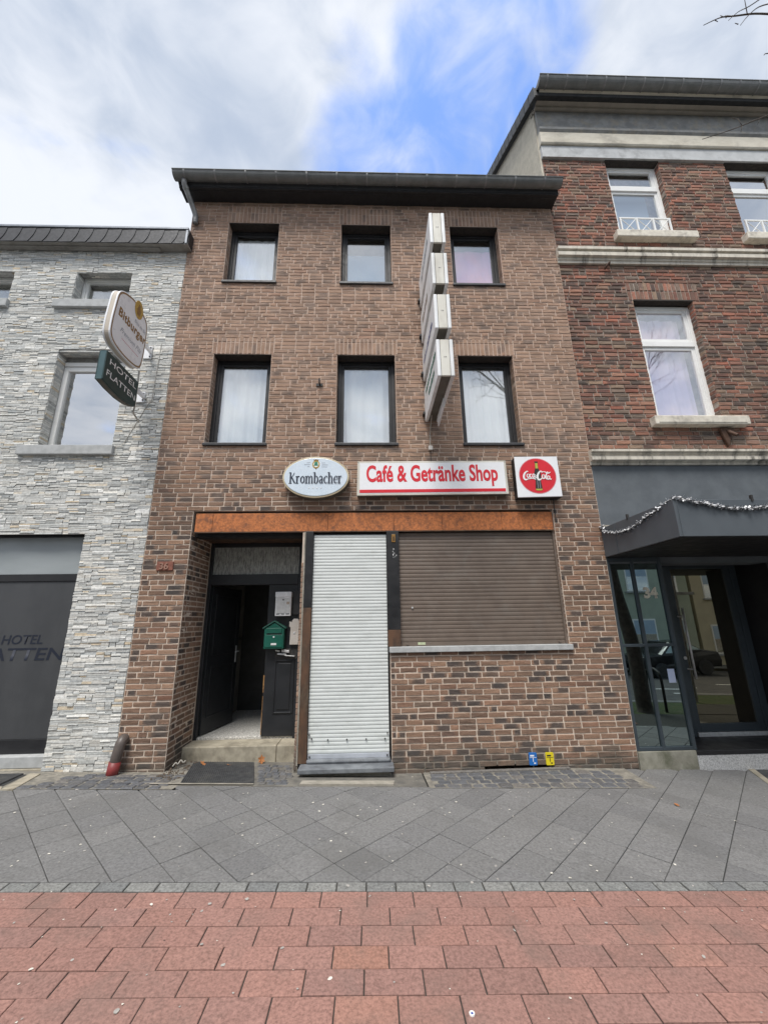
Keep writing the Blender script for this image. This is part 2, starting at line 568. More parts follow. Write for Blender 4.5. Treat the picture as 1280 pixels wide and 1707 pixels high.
def ribbons(strokes, O, U, V, sx, sy, mat, parent, name='lettering', lift=.003):
    """strokes: lists of (u, v, width); flat variable-width strokes on a plane"""
    U, V, O = Vector(U).normalized(), Vector(V).normalized(), Vector(O)
    N = U.cross(V)
    m = MB()
    for si, st in enumerate(strokes):
        sp = spline(st, 7)
        vs = []
        for i, p in enumerate(sp):
            a, b = sp[max(i - 1, 0)], sp[min(i + 1, len(sp) - 1)]
            dx, dy = (b[0] - a[0]) * sx, (b[1] - a[1]) * sy
            L = math.hypot(dx, dy) or 1
            nx, ny = -dy / L, dx / L
            hw = p[2] / 2
            for s in (-1, 1):
                vs.append(O + U * (p[0] * sx + nx * hw * s) + V * (p[1] * sy + ny * hw * s) + N * (lift + si * .00015))
        m.add(vs, [(2 * i, 2 * i + 1, 2 * i + 3, 2 * i + 2) for i in range(len(sp) - 1)])
    off = root_loc(parent)
    me = bpy.data.meshes.new(name)
    me.from_pydata([tuple(Vector(v) - off) for v in m.v], [], m.f)
    return link(name, me, mat, parent)

def plate(pts2, O, U, V, depth, mat, parent, name, bevel=0., smooth=False):
    """outline in plane coordinates, front at O-plane, extruded backwards by depth"""
    U, V, O = Vector(U), Vector(V), Vector(O)
    N = U.cross(V).normalized()
    return MB().prism([O + U * a + V * b for a, b in pts2], -N * depth).build(name, mat, parent, bevel=bevel, smooth=smooth)

def ellipse(cx, cy, rx, ry, n=48, a0=0., a1=2 * math.pi):
    return [(cx + rx * math.cos(a0 + (a1 - a0) * k / n), cy + ry * math.sin(a0 + (a1 - a0) * k / n)) for k in range(n)]
def rrect(x0, x1, y0, y1, r, n=5):
    out = []
    for cx, cy, a in ((x1 - r, y1 - r, 0), (x0 + r, y1 - r, 90), (x0 + r, y0 + r, 180), (x1 - r, y0 + r, 270)):
        out += [(cx + r * math.cos(R(a + 90 * k / n)), cy + r * math.sin(R(a + 90 * k / n))) for k in range(n + 1)]
    return out
XU, ZV = (1, 0, 0), (0, 0, 1)
# ------------------------------------------------------------------ palette
BROWN = [(0, (0.251, 0.147, 0.105)), (.2, (0.271, 0.174, 0.125)), (.4, (0.220, 0.141, 0.103)), (.6, (0.286, 0.186, 0.135)), (.76, (0.200, 0.132, 0.097)), (.9, (0.263, 0.164, 0.115)), (.97, (0.151, 0.114, 0.092)), (1, (0.251, 0.132, 0.089))]
RED = [(0, (0.261, 0.120, 0.088)), (.2, (0.326, 0.182, 0.134)), (.4, (0.215, 0.123, 0.097)), (.55, (0.306, 0.217, 0.161)), (.68, (0.162, 0.129, 0.109)), (.85, (0.358, 0.148, 0.105)), (1, (0.208, 0.167, 0.141))]
brown_o = brick_mat('brown_brick', 'object', BROWN, upper_tint=(.57, .395, .3))
brown_s = brick_mat('brown_brick_field', 'attr', BROWN, upper_tint=(.57, .395, .3))
red_o = brick_mat('red_brick', 'object', RED, mort=(.34, .29, .25), smear=.22, grime=False, flame_p=.74, flame_amt=.62)
red_s = brick_mat('red_brick_field', 'attr', RED, mort=(.34, .29, .25), smear=.22, grime=False, flame_p=.74, flame_amt=.62)
STONE = [(0, (0.465, 0.478, 0.468)), (.13, (0.632, 0.630, 0.603)), (.26, (0.391, 0.409, 0.410)), (.38, (0.688, 0.672, 0.621)), (.5, (0.521, 0.529, 0.517)), (.6, (0.856, 0.846, 0.810)), (.7, (0.437, 0.451, 0.441)), (.8, (0.614, 0.607, 0.576)), (.88, (0.558, 0.538, 0.495)), (.93, (0.837, 0.819, 0.765)), (.975, (0.577, 0.478, 0.342)), (1, (0.670, 0.580, 0.450))]
stone_o = piece_mat('slate_strip', 'object', STONE, 30, .2, .75, .5, 70, .006, (.3, .31, .3), .3, 6.)
stone_s = piece_mat('slate_strip_field', 'attr', STONE, 30, .2, .75, .5, 70, .006, (.3, .31, .3), .3, 6.)
mortar = surf('mortar', (.66, .555, .46), (.57, .475, .395), 14, .95, .6, 80, dirt=(.2, .17, .15), damt=.5)
def grimed(m_):
    nt = m_.node_tree; b = nt.nodes['Principled BSDF']; src = b.inputs['Base Color'].links[0].from_socket
    g_ = nt.nodes.new('ShaderNodeNewGeometry'); sp_ = nt.nodes.new('ShaderNodeSeparateXYZ'); nt.links.new(g_.outputs['Position'], sp_.inputs[0])
    n_ = nt.nodes.new('ShaderNodeTexNoise'); n_.inputs['Scale'].default_value = 3.5; n_.inputs['Detail'].default_value = 6; nt.links.new(g_.outputs['Position'], n_.inputs[0])
    a_ = nt.nodes.new('ShaderNodeMath'); a_.operation = 'MULTIPLY_ADD'; nt.links.new(n_.outputs[0], a_.inputs[0]); a_.inputs[1].default_value = .6; nt.links.new(sp_.outputs[2], a_.inputs[2])
    r_ = nt.nodes.new('ShaderNodeMapRange'); r_.inputs[1].default_value = .5; r_.inputs[2].default_value = .22; nt.links.new(a_.outputs[0], r_.inputs[0])
    x_ = nt.nodes.new('ShaderNodeMixRGB'); x_.inputs[2].default_value = (.13, .12, .1, 1); nt.links.new(r_.outputs[0], x_.inputs[0]); nt.links.new(src, x_.inputs[1]); nt.links.new(x_.outputs[0], b.inputs['Base Color'])
grimed(mortar)
def upper_mortar_tint(m_):  # blends mortar to a browner tone higher up
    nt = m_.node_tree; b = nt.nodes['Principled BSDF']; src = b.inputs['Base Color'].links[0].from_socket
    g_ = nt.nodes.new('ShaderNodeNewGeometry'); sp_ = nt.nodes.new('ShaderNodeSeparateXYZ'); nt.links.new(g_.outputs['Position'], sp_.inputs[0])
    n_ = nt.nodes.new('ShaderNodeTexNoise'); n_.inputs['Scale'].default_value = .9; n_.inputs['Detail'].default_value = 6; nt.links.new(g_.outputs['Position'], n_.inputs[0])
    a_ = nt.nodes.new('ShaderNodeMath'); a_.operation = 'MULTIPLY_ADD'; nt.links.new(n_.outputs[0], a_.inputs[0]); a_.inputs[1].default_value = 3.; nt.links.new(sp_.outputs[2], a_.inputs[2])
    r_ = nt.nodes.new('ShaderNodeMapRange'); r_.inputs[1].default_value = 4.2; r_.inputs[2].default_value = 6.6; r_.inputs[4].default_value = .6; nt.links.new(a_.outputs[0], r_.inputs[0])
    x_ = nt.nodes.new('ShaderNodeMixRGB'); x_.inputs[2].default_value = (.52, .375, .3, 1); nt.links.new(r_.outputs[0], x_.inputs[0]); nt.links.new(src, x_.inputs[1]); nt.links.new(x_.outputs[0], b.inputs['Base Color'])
upper_mortar_tint(mortar)
mortar_red = surf('mortar_red', (.42, .36, .31), (.28, .24, .205), 14, .95, .6, 80)
stoneback = surf('cladding_bed', (.38, .375, .36), (.3, .295, .285), 20, .95)
black_frame = surf('black_frame', (.012, .012, .014), (.02, .02, .022), 5, .45)
dark_roof = surf('dark_eaves', (.014, .014, .016), (.022, .022, .024), 9, .6, .2, 40)
gutter_m = surf('gutter_zinc', (.2, .205, .2), (.15, .155, .152), 6, .5, .15, 30, metal=.0)
pipe_zinc = surf('downpipe_zinc', (.3, .3, .29), (.2, .2, .2), 9, .5, .1, 40, metal=.4)
white_pvc = surf('white_frame', (.88, .88, .86), (.83, .83, .81), 4, .35)
sill_dark = surf('dark_sill', (.035, .036, .04), (.06, .06, .064), 12, .5)
sill_stone = surf('sill_limestone', (.75, .7, .6), (.62, .57, .49), 12, .85, .3, 70, dirt=(.12, .105, .09), damt=.55, dscale=5)
sill_grey = surf('sill_grey', (.45, .46, .46), (.37, .38, .38), 12, .8, .25, 70)
curtain_w = surf('net_curtain', (.9, .92, .92), (.85, .88, .89), 3, .9)
curtain_p = surf('pink_sheet', (.95, .5, .66), (.82, .5, .76), 2.2, .9)
curtain_l = surf('lilac_curtain', (.66, .6, .84), (.88, .7, .8), 1.6, .9)
blind_refl_g = surf('grey_blind_reflection', (.42, .53, .64), (.38, .48, .6), 2, .8)  # blinds, and reflected sky painted on sheets behind two panes
interior_m = surf('dark_interior', (.03, .03, .032), (.02, .02, .021), 3, .9)
glass = glass_mat('window_glass', tint=(.97, .98, .98), ior=1.75, base=.2, wave=.02)
glass_mirror = glass_mat('coated_glass', tint=(.4, .42, .42), ior=1.9, base=.5, wave=.02)
glass_dark = glass_mat('tinted_glass', tint=(.1, .13, .14), refl=(.62, .76, .76), ior=1.6, base=.42)
glass_door = glass_mat('door_glass', tint=(.25, .27, .22), refl=(.62, .58, .46), ior=1.6, base=.4)
copper = surf('rusty_copper', (.56, .19, .06), (.33, .115, .04), 34, .6, .8, 75, metal=.15, dirt=(.14, .06, .035), dscale=13, damt=.8, bdist=.006)
rust_frame = surf('rusty_frame', (.12, .06, .032), (.05, .03, .02), 7, .7, .3, 50, dirt=(.2, .15, .09), dscale=6, stretch=(1, 1, .3))
shut_white = surf('white_shutter', (.66, .69, .68), (.61, .64, .63), 3, .45, dirt=(.4, .42, .4), dscale=3, damt=.35, stretch=(1, 1, 3))
shut_rail = surf('shutter_rail', (.55, .58, .64), (.48, .51, .56), 5, .4, metal=.3)
shut_brown = surf('brown_shutter', (.165, .128, .103), (.138, .106, .085), 4, .5, dirt=(.2, .18, .16), dscale=4, damt=.35)
bluestone = surf('bluestone', (.2, .215, .23), (.13, .14, .155), 7, .5, .3, 60, dirt=(.07, .07, .075), dscale=6, damt=.7)
limestone = surf('limestone_step', (.4, .36, .28), (.3, .27, .21), 9, .85, .4, 60, dirt=(.14, .12, .09), dscale=4, damt=.7)
terrazzo = piece_mat('terrazzo', 'object', [(0, (.5, .49, .46)), (1, (.5, .49, .46))], 55, .75, .5, .1, 90)
door_black = surf('black_door', (.016, .018, .021), (.022, .024, .028), 4, .4, .1, 30)
lintel_shade_m = surf('lintel_shade_dark', (.05, .04, .034), (.03, .026, .023), 20, .9, .5, 60)  # near-black colour carries the shade under the window heads
hall_wall = surf('hall_wall', (.3, .285, .26), (.25, .24, .22), 3, .9)
reeded = surf('reeded_glass', (.2, .21, .195), (.5, .51, .48), 26, .25, .8, 60, stretch=(3, 3, .5), bdist=.01)
steel = surf('brushed_steel', (.72, .72, .72), (.62, .62, .62), 20, .35, metal=.3)
chrome = surf('bright_steel', (.9, .9, .92), (.82, .83, .85), 6, .25, metal=.1)
green_box = surf('green_enamel', (.012, .12, .085), (.01, .1, .07), 4, .35)
green_trim = surf('green_trim', (.03, .12, .09), (.025, .1, .075), 4, .45)
beige_pl = surf('beige_plastic', (.62, .58, .54), (.55, .5, .45), 6, .5)
paper = surf('white_paper', (.8, .8, .8), (.76, .76, .76), 8, .8)
acryl = surf('white_acrylic', (.87, .88, .9), (.83, .84, .87), 3, .3)
acryl_old = surf('weathered_acrylic', (.84, .85, .87), (.76, .77, .77), 4, .45, dirt=(.42, .41, .36), dscale=3, damt=.55, stretch=(1, 1, .4))
sign_end = surf('sign_end_sheet', (.72, .7, .63), (.6, .57, .5), 4, .55, dirt=(.45, .43, .38), dscale=3, damt=.6, stretch=(1, 1, .4))
sign_dark = surf('sign_underside', (.13, .12, .1), (.09, .085, .07), 6, .7)
oval_face = surf('pale_blue_acrylic', (.68, .76, .84), (.62, .71, .8), 5, .25)
gold_rim = surf('cream_gold_rim', (.62, .53, .36), (.5, .42, .28), 6, .35)
gold = surf('gold_print', (.3, .16, .035), (.2, .1, .02), 30, .4)
yellow_gold = surf('gold_emblem', (.55, .36, .06), (.4, .24, .04), 60, .35)
ink_blue = surf('navy_print', (.012, .018, .04), (.012, .018, .04), 3, .5)
ink_black = surf('black_print', (.015, .015, .017), (.015, .015, .017), 3, .5)
ink_grey = surf('grey_print', (.3, .33, .38), (.3, .33, .38), 3, .5)
red_print = surf('red_print', (.7, .02, .035), (.64, .02, .035), 3, .4)
white_print = surf('white_print', (.85, .85, .85), (.85, .85, .85), 3, .4)
ink_green = surf('faded_green_print', (.02, .2, .13), (.04, .24, .16), 30, .5)
ink_b2 = surf('faded_blue_print', (.03, .06, .28), (.05, .09, .32), 30, .5)
ink_br = surf('faded_brown_print', (.16, .09, .05), (.3, .2, .13), 30, .5)
bottle_dk = surf('bottle_brown', (.02, .016, .012), (.05, .045, .035), 20, .4)
bottle_yl = surf('bottle_yellow', (.5, .48, .08), (.4, .42, .06), 20, .4)
hotel_green = surf('hotel_green', (.008, .035, .035), (.01, .04, .04), 4, .4)
hotel_green_end = surf('hotel_green_edge', (.05, .11, .125), (.04, .09, .1), 4, .45)
slate_m = surf('fascia_slate', (.03, .031, .036), (.045, .046, .052), 14, .6, .3, 50)
lead = surf('lead_flashing', (.3, .32, .36), (.24, .26, .29), 6, .5, metal=.3)
soffit_grey = surf('soffit_board', (.3, .29, .27), (.24, .23, .21), 7, .8, dirt=(.12, .11, .1), dscale=3)
panel_light = surf('light_panel', (.34, .37, .38), (.3, .33, .34), 3, .4, stretch=(.3, 1, 1))
panel_dark = surf('anthracite_panel', (.05, .052, .056), (.06, .062, .066), 4, .45, stretch=(1, 1, .3))
panel_black = surf('black_rail', (.012, .012, .014), (.016, .016, .018), 4, .5)
ink_slate = surf('dark_blue_print', (.012, .016, .03), (.012, .016, .03), 3, .5)
plaster_dk = surf('anthracite_render', (.125, .14, .155), (.1, .113, .126), 3.5, .8, .3, 40, dirt=(.13, .145, .155), dscale=2.5, damt=.5)
canopy_m = surf('canopy_sheet', (.1, .115, .13), (.088, .102, .116), 3, .45)
alu_dark = surf('anthracite_aluminium', (.05, .065, .078), (.042, .055, .066), 3, .4)
cream_stucco = surf('cream_stucco', (.72, .67, .56), (.62, .57, .47), 7, .85, .2, 50, dirt=(.22, .2, .17), dscale=4, damt=.5, stretch=(.5, 1, 1))
grey_stucco = surf('grey_stucco', (.56, .57, .57), (.48, .49, .49), 6, .85, .2, 50, dirt=(.25, .25, .25), dscale=3, damt=.6)
frieze = surf('grey_frieze', (.3, .3, .29), (.21, .21, .205), 5, .85, .3, 50, dirt=(.36, .31, .23), dscale=5, damt=.6)
cornice_dk = surf('brown_soffit', (.46, .41, .35), (.38, .34, .29), 5, .8)
string_m = surf('string_course', (.68, .63, .54), (.55, .51, .44), 9, .85, .25, 60, dirt=(.02, .02, .019), dscale=5.5, damt=.95, stretch=(1, .3, .25))
roughcast = surf('roughcast', (.62, .57, .47), (.52, .48, .39), 9, .95, .8, 38, bdist=.015)
tile_dark = surf('verge_tile', (.03, .032, .036), (.045, .047, .05), 8, .55, .2, 40)
granite = piece_mat('granite', 'object', [(0, (.46, .46, .46)), (1, (.46, .46, .46))], 80, .4, .6, .1, 90)
plinth_m = surf('mossy_plinth', (.3, .29, .24), (.22, .21, .17), 8, .9, .4, 60, dirt=(.08, .085, .05), dscale=3.5, damt=.8)
tinsel = surf('tinsel', (.85, .86, .88), (.12, .12, .13), 34, .35, metal=.25)
iron = surf('black_iron', (.02, .02, .021), (.035, .032, .03), 20, .6, .3, 60)
rusty_iron = surf('rusty_iron', (.07, .035, .022), (.1, .055, .035), 20, .8, .4, 60)
pipe_red = surf('red_oxide', (.24, .035, .035), (.19, .03, .03), 7, .5, .15, 50)
pipe_brown = surf('brown_pipe', (.12, .095, .085), (.085, .07, .062), 7, .5, .15, 50)
blue_pl = surf('blue_plate', (.02, .16, .5), (.02, .14, .45), 6, .4)
yellow_pl = surf('yellow_plate', (.75, .62, .02), (.7, .57, .02), 6, .4)
leaf_m = surf('dry_leaf', (.42, .17, .06), (.3, .12, .04), 40, .8)
terracotta = surf('terracotta', (.26, .1, .07), (.2, .08, .055), 20, .8, .4, 60)
cable_m = surf('grey_cable', (.5, .47, .42), (.4, .38, .34), 20, .6)
rubber = surf('rubber_mat', (.034, .035, .038), (.055, .057, .06), 14, .85, .4, 70, dirt=(.13, .125, .11), damt=.5)
concrete = surf('pale_concrete', (.36, .33, .28), (.27, .25, .21), 9, .95, .4, 70, dirt=(.14, .13, .11), dscale=4, damt=.6)
joint_dirt = surf('joint_sand', (.035, .034, .03), (.05, .048, .042), 20, 1., .5, 90)
bark = surf('bark', (.1, .085, .07), (.06, .052, .045), 12, .95, .6, 40)
twig_m = surf('twig_bark', (.12, .1, .085), (.08, .066, .055), 12, .9)

# ------------------------------------------------------------------ window builder (street side at Y = yf)
def wave_sheet(x0, x1, z0, z1, y, amp, n, seed):
    r = random.Random(seed)
    k = 44
    ph = [r.random() * 6 for _ in range(3)]
    m = MB()
    top, bot = [], []
    for i in range(k + 1):
        t = i / k
        x = x0 + (x1 - x0) * t
        d = amp * (math.sin(t * n * 6.28 + ph[0]) + .5 * math.sin(t * n * 2.3 * 6.28 + ph[1]) + .4 * math.sin(t * n * .6 * 6.28 + ph[2]))
        top.append((x, y + d * .6, z1)); bot.append((x + amp * .4 * math.sin(t * 9 + ph[1]), y + d, z0))
    m.add(top + bot, [(i, i + 1, i + k + 2, i + k + 1) for i in range(k)])
    return m

def window(house, x0, x1, z0, z1, yf, fmat, fw=.055, pane=None, curtain=None, cy=.0, transom=None, sash=.045, ctop=None, depth=.07, cx=(.02, .02), folds=4, camp=.012, seed=1):
    pane = pane or glass
    m = MB()
    for a, b, c, d in ((x0, x0 + fw, z0, z1), (x1 - fw, x1, z0, z1), (x0 + fw, x1 - fw, z1 - fw, z1), (x0 + fw, x1 - fw, z0, z0 + fw * .8)):
        m.box(a, b, yf, yf + depth, c, d)
    f = m.build('window', fmat, house, bevel=.004)
    bays = [(z0 + fw * .8, z1 - fw)]
    if transom:
        tz, th = transom
        box('transom_bar', fmat, f, x0 + fw, x1 - fw, yf - .012, yf + depth, tz, tz + th)
        bays = [(z0 + fw * .8, tz), (tz + th, z1 - fw)]
    for a, b in bays:
        if sash:
            s = MB(); X0, X1 = x0 + fw, x1 - fw; y = yf + .014
            for p in ((X0, X0 + sash, a, b), (X1 - sash, X1, a, b), (X0 + sash, X1 - sash, b - sash, b), (X0 + sash, X1 - sash, a, a + sash)):
                s.box(p[0], p[1], y, y + .05, p[2], p[3])
            s.build('sash', fmat, f, bevel=.004)
        q = sash or 0
        MB().box(x0 + fw + q - .004, x1 - fw - q + .004, yf + .034, yf + .042, a + q - .004, b - q + .004).build('pane', pane, f)
    if curtain:
        wave_sheet(x0 + fw + cx[0], x1 - fw - cx[1], z0 + .01, ctop or z1 - fw * .5, yf + depth + cy, camp, folds, seed).build('curtain', curtain, f, smooth=True)
    return f

def reveal_bricks(F, x, z0, z1, y0, y1, side, ch, phase):
    """headers down a reveal; side +1 = faces +X"""
    r = random.Random(int(x * 100))
    z = phase
    while z < z1:
        a, b = max(z, z0), min(z + ch, z1)
        if b - a > .03:
            U = (0, side, 0)
            N = (side, 0, 0)
            F.lay((x, (y0 + y1) / 2, (a + b) / 2), U, (0, 0, 1), N, (y1 - y0) - .01, b - a - .012, r.uniform(.0, .006))
        z += ch

# ================================================================== BROWN BRICK HOUSE (number 36)
XL, XR, ZT = -3.09, 3.315, 8.97
CH = .0684
house = thing('brick_house', 'three-storey brown brick house with closed roller shutters and an open black door', 'house', (0, 0, 0))
UPX = [(-2.445, -1.57), (-.487, .384), (1.431, 2.297)]
FLX = [(-2.454, -1.55), (-.517, .405), (1.412, 2.306)]
ops = [(a, b, 7.19, 8.5) for a, b in UPX] + [(a, b, 4.25, 5.825) for a, b in FLX] + [(-2.49, .245, -.4, 3.25), (.245, 2.635, 1.315, 3.25), (1.38, 2.25, -.1, -.012)]
wall = wall_grid(ops, XL, XR, -.45, ZT, .0045, .3, 'wall', mortar, house)
F = Field(brick_template, .02, .0026, .0035, 11)
PH = 3.25 - 60 * CH
sold = [(a - .03, b + .03, 8.5, 8.86) for a, b in UPX] + [(a - .03, b + .03, 5.825, 6.145) for a, b in FLX]
def hole_b(za, zb):
    zm = (za + zb) / 2
    return [(o[0], o[1]) for o in ops if o[2] < zm < o[3]] + [(s[0], s[1]) for s in sold if s[2] < zm < s[3]]
for u, v, w, h, std in courses(XL, XR, PH, ZT, hole_b, CH, .0145, {'stretcher': (.223, 6), 'header': (.113, 1.2)}, random.Random(3), .003):
    if v < G(u, 0) - .1:
        continue
    F.lay((u, 0, v), XU, ZV, (0, -1, 0), w, h, random.uniform(.0002, .0045), std)
rs = random.Random(5)
for a, b, c, d in sold:
    n = max(1, round((b - a) / .0665)); wd = (b - a) / n
    for i in range(n):
        x = a + (i + .5) * wd
        for z0_, z1_ in ((c, c + .222), (c + .222, d)):
            F.lay((x, 0, (z0_ + z1_) / 2), (0, 0, 1), (-1, 0, 0), (0, -1, 0), z1_ - z0_ - .011, wd - .012, rs.uniform(-.002, .003), None)
for xs_, z0_, z1_ in ((UPX, 7.27, 8.5), (FLX, 4.32, 5.825)):
    for a, b in xs_:
        reveal_bricks(F, a, z0_, z1_, .01, .155, 1, CH, PH)
        reveal_bricks(F, b, z0_, z1_, .01, .155, -1, CH, PH)
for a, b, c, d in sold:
    box('lintel_shade', lintel_shade_m, house, a + .034, b - .034, .012, .175, c - .012, c + .02, .002)  # added dark board, painted as the shade beneath each window head
# entrance reveal, left: running bond down the deep jamb
for u, v, w, h, std in courses(.012, .72, PH, 2.95, lambda a, b: [], CH, .0125, {'stretcher': (.223, 6), 'header': (.113, 2)}, random.Random(9), .002):
    if v > G(-2.49, 0) - .12:
        F.lay((-2.49, u, v), (0, 1, 0), ZV, (1, 0, 0), w, h, rs.uniform(0, .005), None)
for z in np.arange(1.34, 2.95, CH):      # right jamb of the wide shutter
    F.lay((2.635, .045, z), (0, -1, 0), ZV, (-1, 0, 0), .07, .055, rs.uniform(0, .004), None)
def covered(p):
    x, z = p.x, p.z
    return (-1.26 < x < 2.75 and 3.37 < z < 4.03) or (1.9 < x < 2.3 and -.1 < z < .13)
F.finish('brick', 'brickwork', brown_o, brown_s, wall, 300, {'stretcher': (.2085, .0535), 'header': (.0985, .0535)}, covered)
box('entrance_wall', mortar, house, -2.75, -2.4905, .3005, .82, -.4, 3.3, 0)

# windows
window(house, *UPX[0], 7.215, 8.5, .17, black_frame, .06, curtain=curtain_w, folds=5, seed=4, ctop=8.36, cx=(.0, .0))
window(house, *UPX[1], 7.215, 8.5, .17, black_frame, .06, curtain=blind_refl_g, folds=.2, camp=.002, seed=5, ctop=8.05, cy=-.01)  # no curtain here: added sheet, its colour stands for the pane's reflection
window(house, *UPX[2], 7.215, 8.5, .17, black_frame, .06, curtain=curtain_p, folds=2, camp=.01, seed=6, ctop=8.19, cy=.0, cx=(-.02, .0))
window(house, *FLX[0], 4.275, 5.825, .17, black_frame, .06, curtain=curtain_w, folds=3, camp=.02, cy=.02, seed=7)
window(house, *FLX[1], 4.275, 5.825, .17, black_frame, .06, curtain=curtain_w, folds=2, camp=.026, cy=.025, seed=8)
window(house, *FLX[2], 4.275, 5.825, .17, black_frame, .06, curtain=curtain_w, folds=5, camp=.014, cy=.01, seed=19)
for xs_, z in ((UPX, 7.19), (FLX, 4.245)):
    for a, b in xs_:
        box('window_sill', sill_dark, house, a - .012, b + .02, -.035, .2, z, z + .042, .006)
# dark rooms behind the windows
m = MB()
for xs_, z0_, z1_ in ((UPX, 7.1, 8.6), (FLX, 4.2, 5.9)):
    for a, b in xs_:
        m.quad((a - .1, 1.1, z0_), (b + .1, 1.1, z0_), (b + .1, 1.1, z1_), (a - .1, 1.1, z1_))
        m.quad((a - .1, .3, z0_), (a - .1, 1.1, z0_), (a - .1, 1.1, z1_), (a - .1, .3, z1_))
        m.quad((b + .1, .3, z0_), (b + .1, .3, z1_), (b + .1, 1.1, z1_), (b + .1, 1.1, z0_))
        m.quad((a - .1, .3, z1_), (a - .1, 1.1, z1_), (b + .1, 1.1, z1_), (b + .1, .3, z1_))
        m.quad((a - .1, .3, z0_), (b + .1, .3, z0_), (b + .1, 1.1, z0_), (a - .1, 1.1, z0_))
m.build('room', interior_m, house)

# roof, eaves and gutter
rf = MB().prism([(XL - .16, -.3, 9.02), (XL - .16, 4.2, 12.1), (XL - .16, 4.2, 11.95), (XL - .16, -.2, 8.94)], (XR - XL + .16, 0, 0)).build('roof', dark_roof, house)
MB().box(XL - .005, XR, .3, 8., 3.3, 9.0).box(XL - .005, XL + .2, .3005, 8., -.4, 3.3).box(XR - .3, XR, .3005, 8., -.4, 3.3).build('side_wall', surf('side_render', (.33, .31, .28), None, 5, .9, .3, 40), house)
box('soffit', dark_roof, house, XL - .15, XR + .03, -.24, .02, 8.945, 8.975, .002)
box('fascia', dark_roof, house, XL - .15, XR + .03, -.262, -.238, 8.93, 9.12, .002)
for i in range(30):
    x = XL - .15 + i * .2185
    MB().prism([(x, -.268 - .004 * (i % 2), 8.955), (x + .2155, -.268 - .004 * (i % 2), 8.955), (x + .2155, -.282, 9.02), (x, -.282, 9.02)], (0, .012, .0)).build('eaves_slate', tile_dark, house)
def gutter(parent, x0, x1, yc, zc, r, mat, nb, lip=.012):
    m = MB(); n = 12
    prof = [(yc + r * math.cos(R(a)), zc + r * math.sin(R(a))) for a in np.linspace(180, 360, n)]
    inn = [(yc + (r - .006) * math.cos(R(a)), zc + (r - .006) * math.sin(R(a))) for a in np.linspace(360, 180, n)]
    lp = [(yc - r + lip * math.cos(R(a)), zc + lip * math.sin(R(a))) for a in np.linspace(0, 300, 8)]
    poly = prof + inn
    k = len(poly)
    vs = [(x0, y, z) for y, z in poly] + [(x1, y, z) for y, z in poly]
    m.add(vs, [(i, (i + 1) % k, (i + 1) % k + k, i + k) for i in range(k)])
    m.prism([(x0, y, z) for y, z in prof], (.006, 0, 0)); m.prism([(x1, y, z) for y, z in prof], (-.006, 0, 0))
    g = m.build('gutter', mat, parent, smooth=False)
    MB().tube([(x0 - .004, yc - r, zc), (x1 + .004, yc - r, zc)], lip, 10).build('gutter_lip', mat, g, smooth=True)
    for i in range(nb):
        x = x0 + (i + .35) * (x1 - x0) / nb
        q = MB()
        pr = [(yc + (r + .007) * math.cos(R(a)), zc + (r + .007) * math.sin(R(a))) for a in np.linspace(175, 350, n)]
        q.add([(x, y, z) for y, z in pr] + [(x + .028, y, z) for y, z in pr], [(i_, i_ + 1, i_ + 1 + n, i_ + n) for i_ in range(n - 1)])
        q.build('gutter_bracket', pipe_zinc, g)
    return g
gutter(house, XL - .2, XR + .045, -.355, 9.085, .095, gutter_m, 13)
MB().tube(spline([(-3.12, -.33, 9.0), (-3.12, -.33, 8.93), (-3.09, -.25, 8.83), (-3.01, -.07, 8.58), (-3.0, -.045, 8.45), (-3.0, -.04, 8.41)], 5), .043, 12).build('downpipe', pipe_zinc, house, smooth=True)
MB().tube([(-3.112, -.3, 8.895), (-3.1, -.275, 8.865)], .05, 12).build('pipe_collar', pipe_zinc, house)

# ground floor: copper fascia
beam = box('copper_fascia', dark_roof, house, -2.455, 2.625, .03, .12, 2.945, 3.215, 0)
bx = [-2.455, -2.215, -.602, .33, 1.022, 1.879, 2.625]
for a, b in zip(bx, bx[1:]):
    box('copper_panel', copper, beam, a + .0015, b - .0015, .014, .03, 2.95, 3.215, .003)
MB().box(-2.452, 2.624, .008, .034, 2.936, 2.949).build('drip_edge', rust_frame, beam)
box('lintel_board', dark_roof, house, -2.485, 2.63, .125, .3, 2.9, 3.25, 0)
box('porch_ceiling', rust_frame, house, -2.4895, -.955, .14, .9, 2.93, 2.97, 0)
# narrow pier beside the door
pier = box('door_pier', mortar, house, -.948, -.905, .012, .85, -.3, 2.945, .003)
for k, z in enumerate(np.arange(-.02, 2.5, CH)):
    MB().box(-.952, -.925, .002, .016, z + .006, z + CH - .006).build('brick', brown_o, pier, bevel=.003)
MB().box(-.924, -.906, .004, .02, 0.03, 2.94).build('bead', concrete, pier)
box('shutter_frame', black_frame, house, -.903, -.798, .0, .08, 1.9, 2.945, .004)
box('shutter_frame', rust_frame, house, -.903, -.798, .0, .08, .05, 1.9, .004)['label'] = 'rust-brown lower length of the shutter frame'
post = box('shutter_post', black_frame, house, .222, .392, .005, .1, 1.6, 2.945, .004)
box('post_foot', rust_frame, post, .222, .392, .004, .1, 1.388, 1.6, .004)
lk = box('lock_plate', gold, post, .293, .345, -.004, .006, 2.78, 2.895, .004)
box('keyhole', ink_black, lk, .312, .328, -.0065, -.0035, 2.8, 2.86, .002)
ms = MB(); r_ = random.Random(8)
for k in range(9):
    x, z = r_.uniform(.3, .35), r_.uniform(2.56, 2.69); s = r_.uniform(.004, .012)
    ms.box(x, x + s, .0025, .0055, z, z + s * 1.8)
stuff(ms.build('sticker_remains', paper, post))

